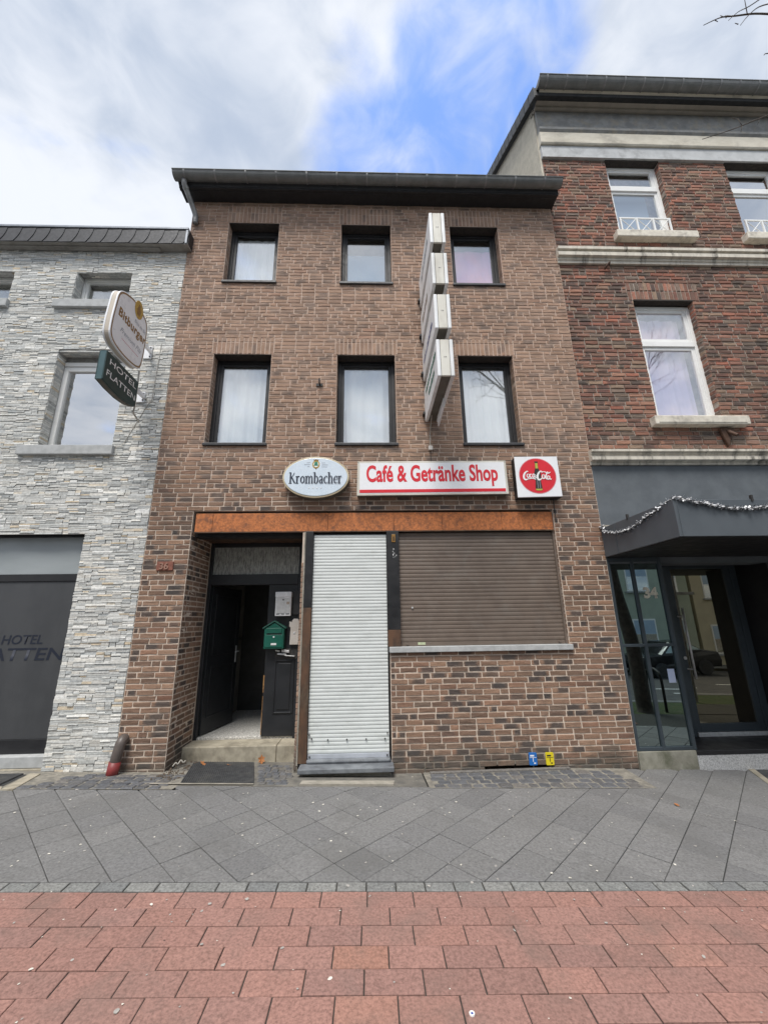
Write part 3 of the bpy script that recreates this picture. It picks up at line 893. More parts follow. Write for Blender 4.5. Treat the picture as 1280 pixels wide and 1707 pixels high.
def shutter(x0, x1, z0, z1, y, ph, mat, rail, name, lab):
    s = MB().box(x0 - .02, x1 + .02, y + .02, y + .03, z0, z1 + .03).build(name, dark_roof, house)
    s['label'] = lab
    n = int(round((z1 - z0 - .05) / ph)); ph = (z1 - z0 - .05) / n
    prof = [(-.001, .0), (-.0055, .0025), (-.0085, ph * .3), (-.009, ph * .55), (-.0078, ph * .8), (-.0055, ph * .965), (-.001, ph * .98)]
    k = len(prof)
    me = bpy.data.meshes.new('slat')
    me.from_pydata([(x0, y + a, b) for a, b in prof] + [(x1, y + a, b) for a, b in prof], [], [(i, i + k, i + k + 1, i + 1) for i in range(k - 1)] + [tuple(range(k)), tuple(range(2 * k - 1, k - 1, -1))])
    bm = bmesh.new(); bm.from_mesh(me); bmesh.ops.recalc_face_normals(bm, faces=bm.faces); bm.to_mesh(me); bm.free()
    me.materials.append(mat)
    rr = random.Random(4)
    for i in range(n):
        o = bpy.data.objects.new('slat', me); C.objects.link(o); o.parent = s
        o.location = (0, rr.uniform(-.001, .001), z0 + .05 + i * ph)
    box('bottom_rail', rail, s, x0, x1, y - .012, y + .012, z0, z0 + .048, .003)
    return s
sw = shutter(-.793, .216, .093, 2.9, .05, .0437, shut_white, shut_rail, 'roller_shutter', 'pale white roller shutter over the shop door, fully down')
for x, z in ((-.765, .115), (.19, .118), (-.775, .36), (.195, .366), (-.745, .315), (-.545, .3), (-.31, .3), (-.07, .3), (.165, .3)):
    MB().tube([(x, .034, z), (x, .02, z)], .009, 8).build('bolt', iron, sw)
sb = shutter(.396, 2.612, 1.388, 2.93, .07, .0535, shut_brown, shut_brown, 'roller_shutter', 'wide dark brown roller shutter over the shop window, fully down')
box('shutter_rail', shut_brown, sb, 2.606, 2.632, .03, .12, 1.39, 2.94, .003)
MB().tube([(.56, .056, 1.885), (.56, .045, 1.885)], .013, 10).build('lock_button', steel, sb)
for x in (.48, 2.53):
    MB().tube([(x, .057, 1.42), (x, .035, 1.42)], .018, 10).build('stop_knob', shut_brown, sb)
box('sticker', surf('faded_sticker', (.5, .55, .36), None, 40, .7), sb, .62, .72, .0555, .058, 1.403, 1.435, 0)
box('shop_sill', sill_grey, house, .236, 2.66, -.05, .11, 1.315, 1.386, .006)
box('door_sill', bluestone, house, -.872, .262, -.19, .1, -.005, .047, .008).rotation_euler = (0, 0, 0)
box('sill_back', bluestone, house, -.8, .23, -.02, .1, .048, .094, .02)
box('sill_bed', concrete, house, -.84, .23, -.1, .1, -.2, -.008, .01)

# entrance
box('threshold_step', limestone, house, -2.49, -1.26, .435, .78, -.3, .15, .012)
box('threshold_step', limestone, house, -1.256, -.95, .437, .78, -.3, .148, .012)
hall = box('hall_floor', terrazzo, house, -2.49, -.95, .78, 4.2, -.1, .178, .006)
m = MB()
m.quad((-2.47, .82, .178), (-2.47, 4.2, .178), (-2.47, 4.2, 2.9), (-2.47, .82, 2.9))
m.quad((-1.0, .82, .178), (-1.0, .82, 2.9), (-1.0, 4.2, 2.9), (-1.0, 4.2, .178))
m.quad((-2.47, 4.2, .178), (-1.0, 4.2, .178), (-1.0, 4.2, 2.9), (-2.47, 4.2, 2.9))
m.quad((-2.47, .82, 2.9), (-2.47, 4.2, 2.9), (-1.0, 4.2, 2.9), (-1.0, .82, 2.9))
m.build('hall_walls', hall_wall, house)
MB().box(-2.468, -2.455, .9, 4.19, 1.42, 1.46).box(-2.468, -1.95, 2.6, 4.19, .179, 2.89).build('hall_dado', surf('hall_tiles', (.06, .06, .058), (.045, .045, .043), 6, .4), house)
df = MB().box(-2.488, -2.44, .75, .84, .15, 2.93).box(-1.115, -1.055, .75, .84, .15, 2.93).box(-2.44, -1.115, .75, .84, 2.865, 2.93).box(-2.44, -1.115, .745, .84, 2.28, 2.44).box(-1.055, -.95, .77, .84, .15, 2.93).build('door_frame', door_black, house, bevel=.006)
box('transom_pane', reeded, df, -2.44, -1.115, .79, .8, 2.44, 2.865, 0)
fx = box('side_panel', door_black, house, -1.556, -1.115, .76, .81, .178, 2.28, .005)
fm_ = MB()
for a, b, c, d in ((-1.41, -1.39, .47, 1.19), (-1.145, -1.125, .47, 1.19), (-1.39, -1.145, .47, .49), (-1.39, -1.145, 1.17, 1.19)):
    fm_.box(a, b, .745, .761, c, d)
fm_.build('panel_moulding', door_black, fx, bevel=.006)
box('panel_field', door_black, fx, -1.36, -1.175, .75, .761, .52, 1.14, .008)
MB().box(-1.562, -1.548, .757, .79, .75, .98).box(-1.5595, -1.553, .757, .78, .2, .7).build('split_wood', surf('split_wood', (.45, .25, .09), (.2, .1, .04), 30, .8), fx)
# open leaf, hinged on the left
leaf = MB()
A, B = Vector((-2.44, .83, 0)), Vector((-2.262, 1.66, 0))
d_ = (B - A).normalized(); n_ = Vector((d_.y, -d_.x, 0))
def lf(a0, a1, z0_, z1_, t0, t1):
    p = [A + d_ * a0 + n_ * t0, A + d_ * a1 + n_ * t0, A + d_ * a1 + n_ * t1, A + d_ * a0 + n_ * t1]
    return [(q.x, q.y, z0_) for q in p], (0, 0, z1_ - z0_)
L = (B - A).length
q, e = lf(0, L, .192, 2.27, -.022, .022)
door = MB().prism(q, e).build('door', door_black, house, bevel=.004)
mm = MB()
for a0, a1, z0_, z1_ in ((.1, .12, .4, 1.1), (L - .12, L - .1, .4, 1.1), (.12, L - .12, .4, .42), (.12, L - .12, 1.08, 1.1), (.1, .12, 1.25, 2.15), (L - .12, L - .1, 1.25, 2.15), (.12, L - .12, 1.25, 1.27), (.12, L - .12, 2.13, 2.15)):
    q, e = lf(a0, a1, z0_, z1_, .022, .034)
    mm.prism(q, e)
mm.build('door_moulding', door_black, door, bevel=.004)
q, e = lf(L - .075, L - .045, 1.1, 1.36, .022, .03)
hd = MB().prism(q, e).build('handle', steel, door, bevel=.003)
p0 = A + d_ * (L - .06) + n_ * .03
MB().tube([(p0.x, p0.y, 1.27), (p0.x + n_.x * .05, p0.y + n_.y * .05, 1.27), (p0.x + n_.x * .05 - d_.x * .11, p0.y + n_.y * .05 - d_.y * .11, 1.265)], .009, 8).build('lever', steel, hd, smooth=True)
# number plaque
pl = box('number_plaque', terracotta, house, -2.893, -2.672, -.02, .005, 2.415, 2.535, .006)
lettering('36', (-2.85, -.02, 2.43), XU, ZV, .12, .09, surf('plaque_digits', (.36, .2, .15), None, 30, .8), pl, depth=.008, bold=.02)
# small fixings that belong to the wall
hk = MB().box(-.83, -.73, -.02, .0, 5.245, 5.285).tube([(-.775, -.015, 5.27), (-.775, -.07, 5.28), (-.775, -.075, 5.34)], .013, 8).build('wall_hook', iron, house)
jb = box('junction_box', beige_pl, house, .868, .932, -.045, .0, 4.165, 4.232, .006)
MB().tube(spline([(.905, -.25, 4.62), (.906, -.06, 4.5), (.903, -.012, 4.42), (.9, -.01, 4.3), (.9, -.015, 4.23)], 4), .006, 6).build('cable', cable_m, jb, smooth=True)
MB().tube([(.9, -.004, 4.165), (.902, -.006, 3.96)], .005, 6).build('cable', iron, jb)
MB().tube([(2.62, -.1, 3.4), (2.66, -.012, 3.33), (2.665, -.008, 3.05)], .006, 6).build('wall_cable', iron, house)
m = MB(); r_ = random.Random(12)
for k in range(26):
    x = r_.uniform(1.4, 2.2); y = r_.uniform(.0, .12); z = -.1; s = r_.uniform(.012, .035)
    m.box(x, x + s, y, y + s, z, z + s * r_.uniform(.4, 1.1))
stuff(m.build('brick_rubble', brown_o, house))
box('broken_course', surf('cavity', (.05, .03, .025), (.08, .05, .04), 20, .95, .5, 50), house, 1.37, 2.26, .12, .2, -.12, -.005, 0)

# ================================================================== GREY STONE HOUSE (left)
HL = -7.4
hotel = thing('stone_house', 'house clad in pale grey split stone, left of the brown brick house', 'house', (-5.2, 0, 0))
hops = [(-4.83, -3.935, 6.79, 7.41), (-6.75, -5.83, 6.79, 7.41), (-4.838, -3.775, 4.24, 5.855), (-6.8, -5.75, 4.24, 5.855), (-6.9, -3.93, -.4, 2.96)]
hw = wall_grid(hops, HL, XL, -.4, 7.82, .02, .3, 'wall', stoneback, hotel)
HF = Field(piece_template, .022, .0025, .002, 21)
rs = random.Random(31)
def hole_h(za, zb):
    zm = (za + zb) / 2
    return [(o[0], o[1]) for o in hops if o[2] < zm < o[3]]
z = -.06
while z < 7.8:
    hgt = rs.choice([.06, .07, .082])
    cells = list(courses(HL, XL - .004, z, min(z + hgt, 7.815), hole_h, hgt, 0., {'long': (.27, 2), 'mid': (.19, 3), 'short': (.12, 2)}, rs))
    for u, v, w, h, sd in cells:
        if v < G(u, 0) - .08:
            continue
        n = rs.choice([2, 3, 3, 4, 4]) if h > .04 else 1
        cuts = sorted([0, 1] + [(k + 1) / n + rs.uniform(-.12, .12) / n for k in range(n - 1)])
        for c0, c1 in zip(cuts, cuts[1:]):
            zz = v - h / 2 + h * c0; hh = h * (c1 - c0)
            parts_ = [(u - w / 2, w)] if w < .15 or rs.random() < .45 else [(u - w / 2, w * .55), (u - w / 2 + w * .55, w * .45)]
            for px_, pw in parts_:
                HF.lay((px_ + pw / 2, 0, zz + hh / 2), XU, ZV, (0, -1, 0), pw - .0008, hh - .0012, rs.choice([-.004, -.002, 0, .002, .003, .006]) + rs.uniform(-.0015, .0015), 'x' if pw > .08 else None)
    for a, b, c, d in hops[:4]:
        for x, s_ in ((a, 1), (b, -1)):
            if c + .01 < z and z + hgt < d:
                for k in range(2):
                    HF.lay((x, .085, z + hgt * (.25 + .5 * k)), (0, s_, 0), ZV, (s_, 0, 0), .145, hgt / 2 - .002, rs.uniform(0, .008), None)
    z += hgt
# underside strips of the window heads
for a, b, c, d in hops[:4]:
    x = a
    while x < b - .03:
        w = min(rs.uniform(.1, .25), b - x)
        for y0_ in (.012, .06, .108):
            HF.lay((x + w / 2, y0_ + .022, d), (1, 0, 0), (0, 1, 0), (0, 0, -1), w - .002, .044, rs.uniform(0, .006), None)
        x += w
# 300 largest as objects: each keeps its own width through a few shared meshes
std = {}
for i, it in enumerate(HF.items):
    if it[7]:
        k = (round(it[4] * 40) / 40, round(it[5] * 250) / 250)
        std[k] = k
        HF.items[i] = it[:4] + (k[0] - .001, k[1] - .0005, it[6], k)
HF.finish('stone_strip', 'stone_cladding', stone_o, stone_s, hw, 300, std, lambda p: not (-5.2 < p.x) or p.z > 5.2, nvar=2)

window(hotel, *hops[0][:2], 6.81, 7.41, .17, white_pvc, .05, pane=glass, curtain=blind_refl_g, cy=.1, ctop=7.14, folds=.3, camp=.002, sash=.035)
window(hotel, *hops[1][:2], 6.81, 7.41, .17, white_pvc, .05, pane=glass, curtain=blind_refl_g, cy=.1, ctop=7.1, folds=.3, camp=.002, sash=.035)
window(hotel, *hops[2][:2], 4.26, 5.68, .17, white_pvc, .075, pane=glass_mirror, sash=.0)
window(hotel, *hops[3][:2], 4.26, 5.68, .17, white_pvc, .075, pane=glass_mirror, sash=.0)
for a, b in (hops[2][:2], hops[3][:2]):
    box('shutter_box', white_pvc, hotel, a + .004, b - .004, .16, .24, 5.69, 5.76, .004)
    box('head_lining', stoneback, hotel, a, b, .2, .3, 5.765, 5.86, 0)
for (a, b, c, d) in hops[:4]:
    box('window_sill', sill_grey, hotel, a - .24, b + .05, -.06, .19, c - .145, c, .008)
m = MB()
for a, b, c, d in hops[:4]:
    m.box(a - .1, b + .1, 1.2, 1.25, c - .1, d + .1).box(a - .12, a - .1, .3, 1.2, c - .1, d + .1).box(b + .1, b + .12, .3, 1.2, c - .1, d + .1).box(a - .1, b + .1, .3, 1.2, d + .1, d + .12).box(a - .1, b + .1, .3, 1.2, c - .12, c - .1)
m.build('room', interior_m, hotel)
# ground floor doors
box('head_board', panel_black, hotel, -6.9, -3.93, .1, .3, 2.915, 2.96, 0)
box('top_panel', panel_light, hotel, -6.9, -3.93, .15, .2, 2.402, 2.915, .002)
box('mid_rail', panel_black, hotel, -6.9, -3.93, .135, .2, 2.304, 2.4, .003)
gate = box('gate_panel', panel_dark, hotel, -6.9, -3.93, .15, .2, .36, 2.302, .002)
lettering('HOTEL', (-4.85, .15, 1.487), XU, ZV, .53, .118, ink_slate, gate, bold=.012, shear=.12)
lettering('FLATTEN', (-5.235, .15, 1.285), XU, ZV, 1.22, .155, ink_slate, gate, bold=.012, shear=.12)
box('bottom_rail', panel_black, hotel, -6.9, -3.93, .135, .2, .2, .358, .003)
box('door_sill', sill_grey, hotel, -6.9, -3.932, .03, .2, .07, .198, .008)
box('sill_base', limestone, hotel, -6.9, -3.932, .012, .2, -.3, .068, .008)
# eaves
box('soffit', soffit_grey, hotel, HL, XL + .075, -.16, .04, 7.815, 7.84, .003)
box('soffit_trim', soffit_grey, hotel, HL, -3.5, -.1, -.02, 7.795, 7.814, .003)
box('fascia', dark_roof, hotel, HL, XL + .08, -.15, .06, 7.842, 8.12, .004)
x = HL
while x < XL + .05:
    w = .232
    m = MB()
    pts = []
    x1 = min(x + w + .03, XL + .082)
    for k in range(7):
        t = k / 6
        pts.append((x1 - .085 * t ** 2.2, -.163 + .0 * t, 8.1 - .28 * t))
    out = [(x, -.163, 8.1)] + pts + [(x - .04, -.163, 7.82)]
    m.prism([(a, -.158 - .012 * (8.1 - c) / .28 - .008 * (a - x) / w, c) for a, b, c in out], (0, .012, 0))
    m.build('fascia_slate', slate_m, hotel)
    x += w
box('corner_strip', lead, hotel, XL + .03, XL + .065, -.178, -.16, 7.825, 8.1, .003)
box('flashing', lead, hotel, HL, XL + .06, -.175, .1, 8.122, 8.165, .006)
MB().prism([(HL, -.1, 8.13), (HL, 4, 10.6), (HL, 4, 10.4), (HL, 0, 8.0)], (XL - HL - .01, 0, 0)).build('roof', tile_dark, hotel)
MB().box(HL, XL - .01, .3, 8, 2.98, 7.8).box(HL, -6.92, .3, 8, -.4, 2.98).build('house_body', stoneback, hotel)
MB().tube([(-3.28, -.01, 6.0), (-3.3, -.008, 5.0), (-3.36, -.006, 4.9), (-3.6, -.006, 4.3), (-3.62, -.03, 4.24)], .005, 6).build('wall_cable', cable_m, hotel)

# ================================================================== RED BRICK HOUSE (right, number 34)
RR = 9.2
rh = thing('red_brick_house', 'taller red brick house with cream cornice and anthracite shopfront, at the right', 'house', (6, 0, 0))
YR = .02
rops = [(4.535, 5.585, 8.39, 10.205), (6.895, 7.95, 8.39, 10.205), (4.51, 5.555, 4.72, 6.96), (6.9, 7.95, 4.72, 6.96)]
rw = wall_grid(rops, XR + .002, RR, 4.0, 10.4, YR + .012, .32, 'wall', mortar_red, rh)
CR = .0745
RFd = Field(brick_template, .026, .0035, .0085, 41)
rsold = [(4.44, 5.69, 6.96, 7.34), (6.83, 8.02, 6.96, 7.34)]
def hole_r(za, zb):
    zm = (za + zb) / 2
    return [(o[0], o[1]) for o in rops if o[2] < zm < o[3]] + [(s[0], s[1]) for s in rsold if s[2] < zm < s[3]]
rs = random.Random(51)
for u, v, w, h, sd in courses(XR + .004, 8.6, 4.13, 10.21, hole_r, CR, .0125, {'stretcher': (.228, 6), 'header': (.115, 2)}, rs, .002):
    RFd.lay((u, YR, v), XU, ZV, (0, -1, 0), w, h, rs.uniform(-.005, .005), sd)
for a, b, c, d in rsold:
    n = round((b - a) / .073); wd = (b - a) / n
    for i in range(n):
        for z0_, z1_ in ((c, c + .2), (c + .2, d)):
            RFd.lay((a + (i + .5) * wd, YR, (z0_ + z1_) / 2), (0, 0, 1), (-1, 0, 0), (0, -1, 0), z1_ - z0_ - .011, wd - .012, rs.uniform(-.005, .005), None)
        RFd.lay((a + (i + .5) * wd, YR + .08, c), (0, 1, 0), (-1, 0, 0), (0, 0, -1), .13, wd - .012, 0., None)
for a, b, c, d in rops:
    z = 4.13
    while z < 10.2:
        if c < z + .03 and z + CR < d + .03:
            for x, s in ((a, 1), (b, -1)):
                RFd.lay((x, YR + .062, z + CR / 2), (0, s, 0), ZV, (s, 0, 0), .115, CR - .014, rs.uniform(.0, .012), None)
        z += CR
RFd.finish('brick', 'brickwork', red_o, red_s, rw, 300, {'stretcher': (.2155, .062), 'header': (.1025, .062)}, lambda p: p.x > 6.1)
window(rh, *rops[0][:2], 8.39, 10.2, .13, white_pvc, .06, transom=(9.59, .1), sash=.055, curtain=blind_refl_g, ctop=9.85, folds=.3, camp=.003, cx=(.0, .12), cy=.1)  # grey-blue sheet added in place of sky reflected in the glass
window(rh, *rops[1][:2], 8.39, 10.2, .13, white_pvc, .06, transom=(9.59, .1), sash=.055, pane=glass_mirror)
wl_ = window(rh, *rops[2][:2], 4.72, 6.93, .13, white_pvc, .06, transom=(6.12, .1), sash=.06, curtain=curtain_l, folds=3, camp=.016, ctop=6.74, cx=(.0, .1), cy=.05, seed=21)
window(rh, *rops[3][:2], 4.72, 6.93, .13, white_pvc, .06, transom=(6.12, .1), sash=.06, curtain=curtain_l, folds=2, seed=22)
for a, b, c in ((4.40, 5.88, 8.39), (6.78, 8.2, 8.39), (4.37, 5.87, 4.72), (6.76, 8.2, 4.72)):
    sl = box('window_sill', sill_stone, rh, a, b, -.1, .16, c - .155, c - .005, .012)
    if c < 5:
        box('sill_fillet', sill_stone, sl, a + .05, b - .06, -.108, -.09, c - .13, c - .02, .006)
for a, b in (rops[0][:2], rops[1][:2]):
    r0 = MB().box(a + .03, b - .06, .0, .02, 8.76, 8.785).box(a + .03, b - .06, .0, .02, 8.41, 8.43).build('window_railing', white_pvc, rh)
    xs_ = np.linspace(a + .05, b - .08, 4)
    for x in xs_:
        box('rail_post', white_pvc, r0, x - .012, x + .012, -.002, .022, 8.385, 8.76, 0)
    for xa, xb in zip(xs_, xs_[1:]):
        for z0_, z1_, y in ((8.43, 8.76, .006), (8.76, 8.43, .014)):
            MB().tube([(xa + .012, y, z0_), (xb - .012, y, z1_)], .008, 6).build('rail_cross', white_pvc, r0)
m = MB()
for a, b, c, d in rops:
    m.box(a - .1, b + .1, 1.2, 1.25, c - .1, d + .1).box(a - .12, a - .1, .32, 1.2, c - .1, d + .1).box(b + .1, b + .12, .32, 1.2, c - .1, d + .1).box(a - .1, b + .1, .32, 1.2, d + .1, d + .12)
m.build('room', interior_m, rh)
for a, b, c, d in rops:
    box('lintel_shade', lintel_shade_m, rh, a + .004, b - .004, .005, .14, d - .016, d + .012, .002)  # added board too, head shade put into its dark colour
def moulding(parent, name, x0, x1, prof, mat):
    """profile (y, z) swept along X"""
    return MB().prism([(x0, y, z) for y, z in prof], (x1 - x0, 0, 0)).build(name, mat, parent)
s2 = [(YR, 7.70), (-.02, 7.70), (-.02, 7.755), (-.035, 7.757), (-.035, 7.80), (-.085, 7.81), (-.085, 7.88), (-.06, 7.885), (-.06, 7.925), (-.1, 7.93), (-.1, 7.985), (YR, 8.0)]
moulding(rh, 'string_course', XR - .03, RR, s2, string_m)
s1 = [(YR + .0, 3.93), (-.02, 3.93), (-.02, 3.975), (-.09, 3.985), (-.09, 4.035), (-.06, 4.04), (-.06, 4.075), (-.075, 4.08), (-.075, 4.105), (-.11, 4.11), (-.11, 4.145), (YR, 4.16)]
moulding(rh, 'string_course', XR - .02, RR, s1, string_m)
moulding(rh, 'lower_band', XR - .005, RR, [(.1, 10.215), (-.03, 10.215), (-.03, 10.5), (.1, 10.5)], grey_stucco)
moulding(rh, 'upper_band', XR - .015, RR, [(.1, 10.505), (-.06, 10.505), (-.075, 10.53), (-.075, 10.79), (-.06, 10.81), (.1, 10.81)], cream_stucco)
moulding(rh, 'frieze_bead', XR - .01, RR, [(.1, 10.815), (-.05, 10.815), (-.09, 10.86), (-.09, 10.92), (-.04, 10.95), (.1, 10.95)], frieze)
moulding(rh, 'frieze', XR - .005, RR, [(.12, 10.955), (-.03, 10.955), (-.03, 11.438), (.12, 11.438)], frieze)
moulding(rh, 'cornice', XR - .03, RR, [(.12, 11.44), (-.05, 11.44), (-.06, 11.425), (-.1, 11.425), (-.1, 11.475), (-.268, 11.475), (-.268, 11.5), (.12, 11.5)], cornice_dk)
moulding(rh, 'cornice_fascia', XR - .035, RR, [(-.22, 11.503), (-.27, 11.47), (-.285, 11.47), (-.338, 11.508), (-.338, 11.56), (-.22, 11.6)], cream_stucco)
gutter(rh, XR - .09, RR, -.395, 11.6, .115, gutter_m, 16)
# gable wall and verge
gz = lambda y: 11.5 + .6 * (y + .3)
MB().prism([(XR - .03, .034, 8.8), (XR - .03, 7., 8.8), (XR - .03, 7, gz(7) - .1), (XR - .03, .034, gz(0) - .1)], (.03, 0, 0)).build('gable_wall', roughcast, rh)
MB().prism([(XR + .29, .33, 4.0), (XR + .29, 7, 4.0), (XR + .29, 7, 11), (XR + .29, .33, 11)], (5.5, 0, 0)).build('house_body', mortar_red, rh)
MB().prism([(XR - .14, -.3, gz(-.3) - .1), (XR - .14, 7, gz(7) - .1), (XR - .14, 7, gz(7) + .1), (XR - .14, -.3, gz(-.3) + .1)], (6, 0, 0)).build('roof', tile_dark, rh)
for i in range(24):
    y = -.32 + i * .21
    MB().prism([(XR - .155, y, gz(y) - .17), (XR - .155, y + .225, gz(y + .225) - .155), (XR - .155, y + .225, gz(y + .225) + .115), (XR - .155, y, gz(y) + .10)], (.014, 0, 0)).build('verge_tile', tile_dark, rh)
# shopfront
box('plaster_band', plaster_dk, rh, XR + .004, RR, .01, .32, 2.45, 3.925, 0)
cn = box('canopy', canopy_m, rh, XR - .01, 8.9, -1.431, .0, 2.541, 2.953, .004)
box('canopy_soffit', panel_black, cn, XR + .02, 8.88, -1.41, .0, 2.532, 2.5405, 0)
MB().tube([(3.342, -1.4345, 2.545), (3.345, -1.4345, 2.95)], .004, 6).build('corner_seam', canopy_m, cn)
MB().box(3.2995, 3.304, -.32, -.312, 2.545, 2.95).build('sheet_seam', canopy_m, cn)
for x, y in ((3.31, -.62), (3.36, -1.38), (4.2, -1.43)):
    box('garland_clip', iron, cn, x - .012, x + .012, y - .012, y + .012, 2.93, 3.0, 0)
box('broken_plaster', concrete, rh, XR - .004, XR + .28, -.03, .01, 2.93, 3.0, .01)
gl_ = MB()
for a, b in ((3.318, 3.352), (3.652, 3.688), (4.04, 4.085)):
    gl_.box(a, b, -.005, .05, .095, 2.53)
for z0_, z1_ in ((.095, .135), (1.335, 1.37), (2.47, 2.53)):
    for a, b in ((3.352, 3.652), (3.688, 4.04)):
        gl_.box(a, b, -.003, .048, z0_, z1_)
gf = gl_.build('shopfront_frame', alu_dark, rh, bevel=.003)
for a, b in ((3.352, 3.652), (3.688, 4.04)):
    for c, d in ((.135, 1.335), (1.37, 2.47)):
        MB().box(a - .003, b + .003, .022, .03, c - .003, d + .003).build('pane', glass_dark, gf)
lettering('34', (3.775, .021, 1.965), XU, ZV, .2, .155, surf('house_number_film', (.8, .77, .66), None, 30, .7), gf, bold=.05, lift=.0015)
MB().box(3.318, 4.06, -.02, .3, -.35, .0915).build('plinth', plinth_m, rh, bevel=.006)
MB().box(4.0605, RR, -.02, .66, -.35, .04).build('step', granite, rh, bevel=.006)
box('porch_floor', panel_black, rh, 4.0605, RR, -.028, .66, .0415, .092, .006)
pd = MB().box(4.42, 4.55, .56, .64, .09, 2.56).box(5.56, 5.66, .56, .64, .09, 2.56).build('door_frame', alu_dark, rh, bevel=.004)
dl = MB().box(4.553, 4.625, .57, .63, .15, 2.52).box(5.465, 5.557, .57, .63, .15, 2.52).box(4.625, 5.465, .57, .63, .15, .255).box(4.625, 5.465, .57, .63, 2.43, 2.52).build('door', alu_dark, rh, bevel=.004)
box('pane', glass_door, dl, 4.62, 5.47, .595, .603, .25, 2.435, 0)
MB().tube([(4.645, .5, .855), (4.645, .5, 1.84)], .0155, 10).build('handle', steel, dl, smooth=True)
for z in (.98, 1.72):
    MB().tube([(4.645, .5, z), (4.6, .58, z)], .011, 8).build('handle_stay', steel, dl)
MB().tube([(4.59, .572, 1.13), (4.59, .558, 1.13)], .024, 14).build('lock_cylinder', steel, dl)
box('door_sill', steel, rh, 4.555, 5.6, .545, .64, .093, .145, .004)
m = MB()
m.box(5.67, 5.72, .05, 3., .09, 2.54).box(3.33, 5.7, 2.6, 2.65, -.2, 2.54).box(3.318, 3.33, .05, 2.6, -.2, 2.54).box(4.09, 4.42, .57, .64, .09, 2.54).box(3.33, 5.67, .05, 2.6, 2.541, 2.56).box(5.72, RR, .05, .1, .09, 2.54)
m.build('porch_lining', panel_black, rh)
box('shop_floor', hall_wall, rh, 3.33, 5.7, .66, 2.6, .0, .09, 0)
for x, z, s in ((4.139, 7.62, .05),):
    MB().tube(spline([(x - .04, -.01, z - .04), (x - .03, -.06, z - .02), (x + .01, -.09, z + .03), (x + .03, -.06, z + .05), (x + .05, -.02, z + .05)], 4), .016, 8).build('wall_anchor', rusty_iron, rh, smooth=True)
MB().prism([(5.42, -.03, 4.53), (5.66, -.03, 4.54), (5.62, -.03, 4.46), (5.55, -.03, 4.33), (5.5, -.03, 4.22), (5.46, -.03, 4.34)], (0, .05, 0)).build('flag_bracket', rusty_iron, rh, bevel=.012)
MB().tube([(5.54, -.02, 4.48), (5.56, -.14, 4.36)], [.03, .022], 10).build('flag_socket', rusty_iron, rh)

# ================================================================== SIGNS AND THINGS ON THE WALLS
# oval beer sign
ov = thing('oval_sign', 'pale blue oval sign with dark lettering and gold rim, left of the long sign', 'sign', (-.77, -.07, 3.70))
E_ = lambda rx, ry, n=64: ellipse(0, 0, rx, ry, n)
plate(E_(.468, .308), (-.77, -.135, 3.70), XU, ZV, .12, sign_dark, ov, 'case')
plate(E_(.47, .31), (-.77, -.15, 3.70), XU, ZV, .02, gold_rim, ov, 'rim', bevel=.008)
fc = plate(E_(.446, .286), (-.77, -.158, 3.70), XU, ZV, .012, oval_face, ov, 'face', bevel=.008)
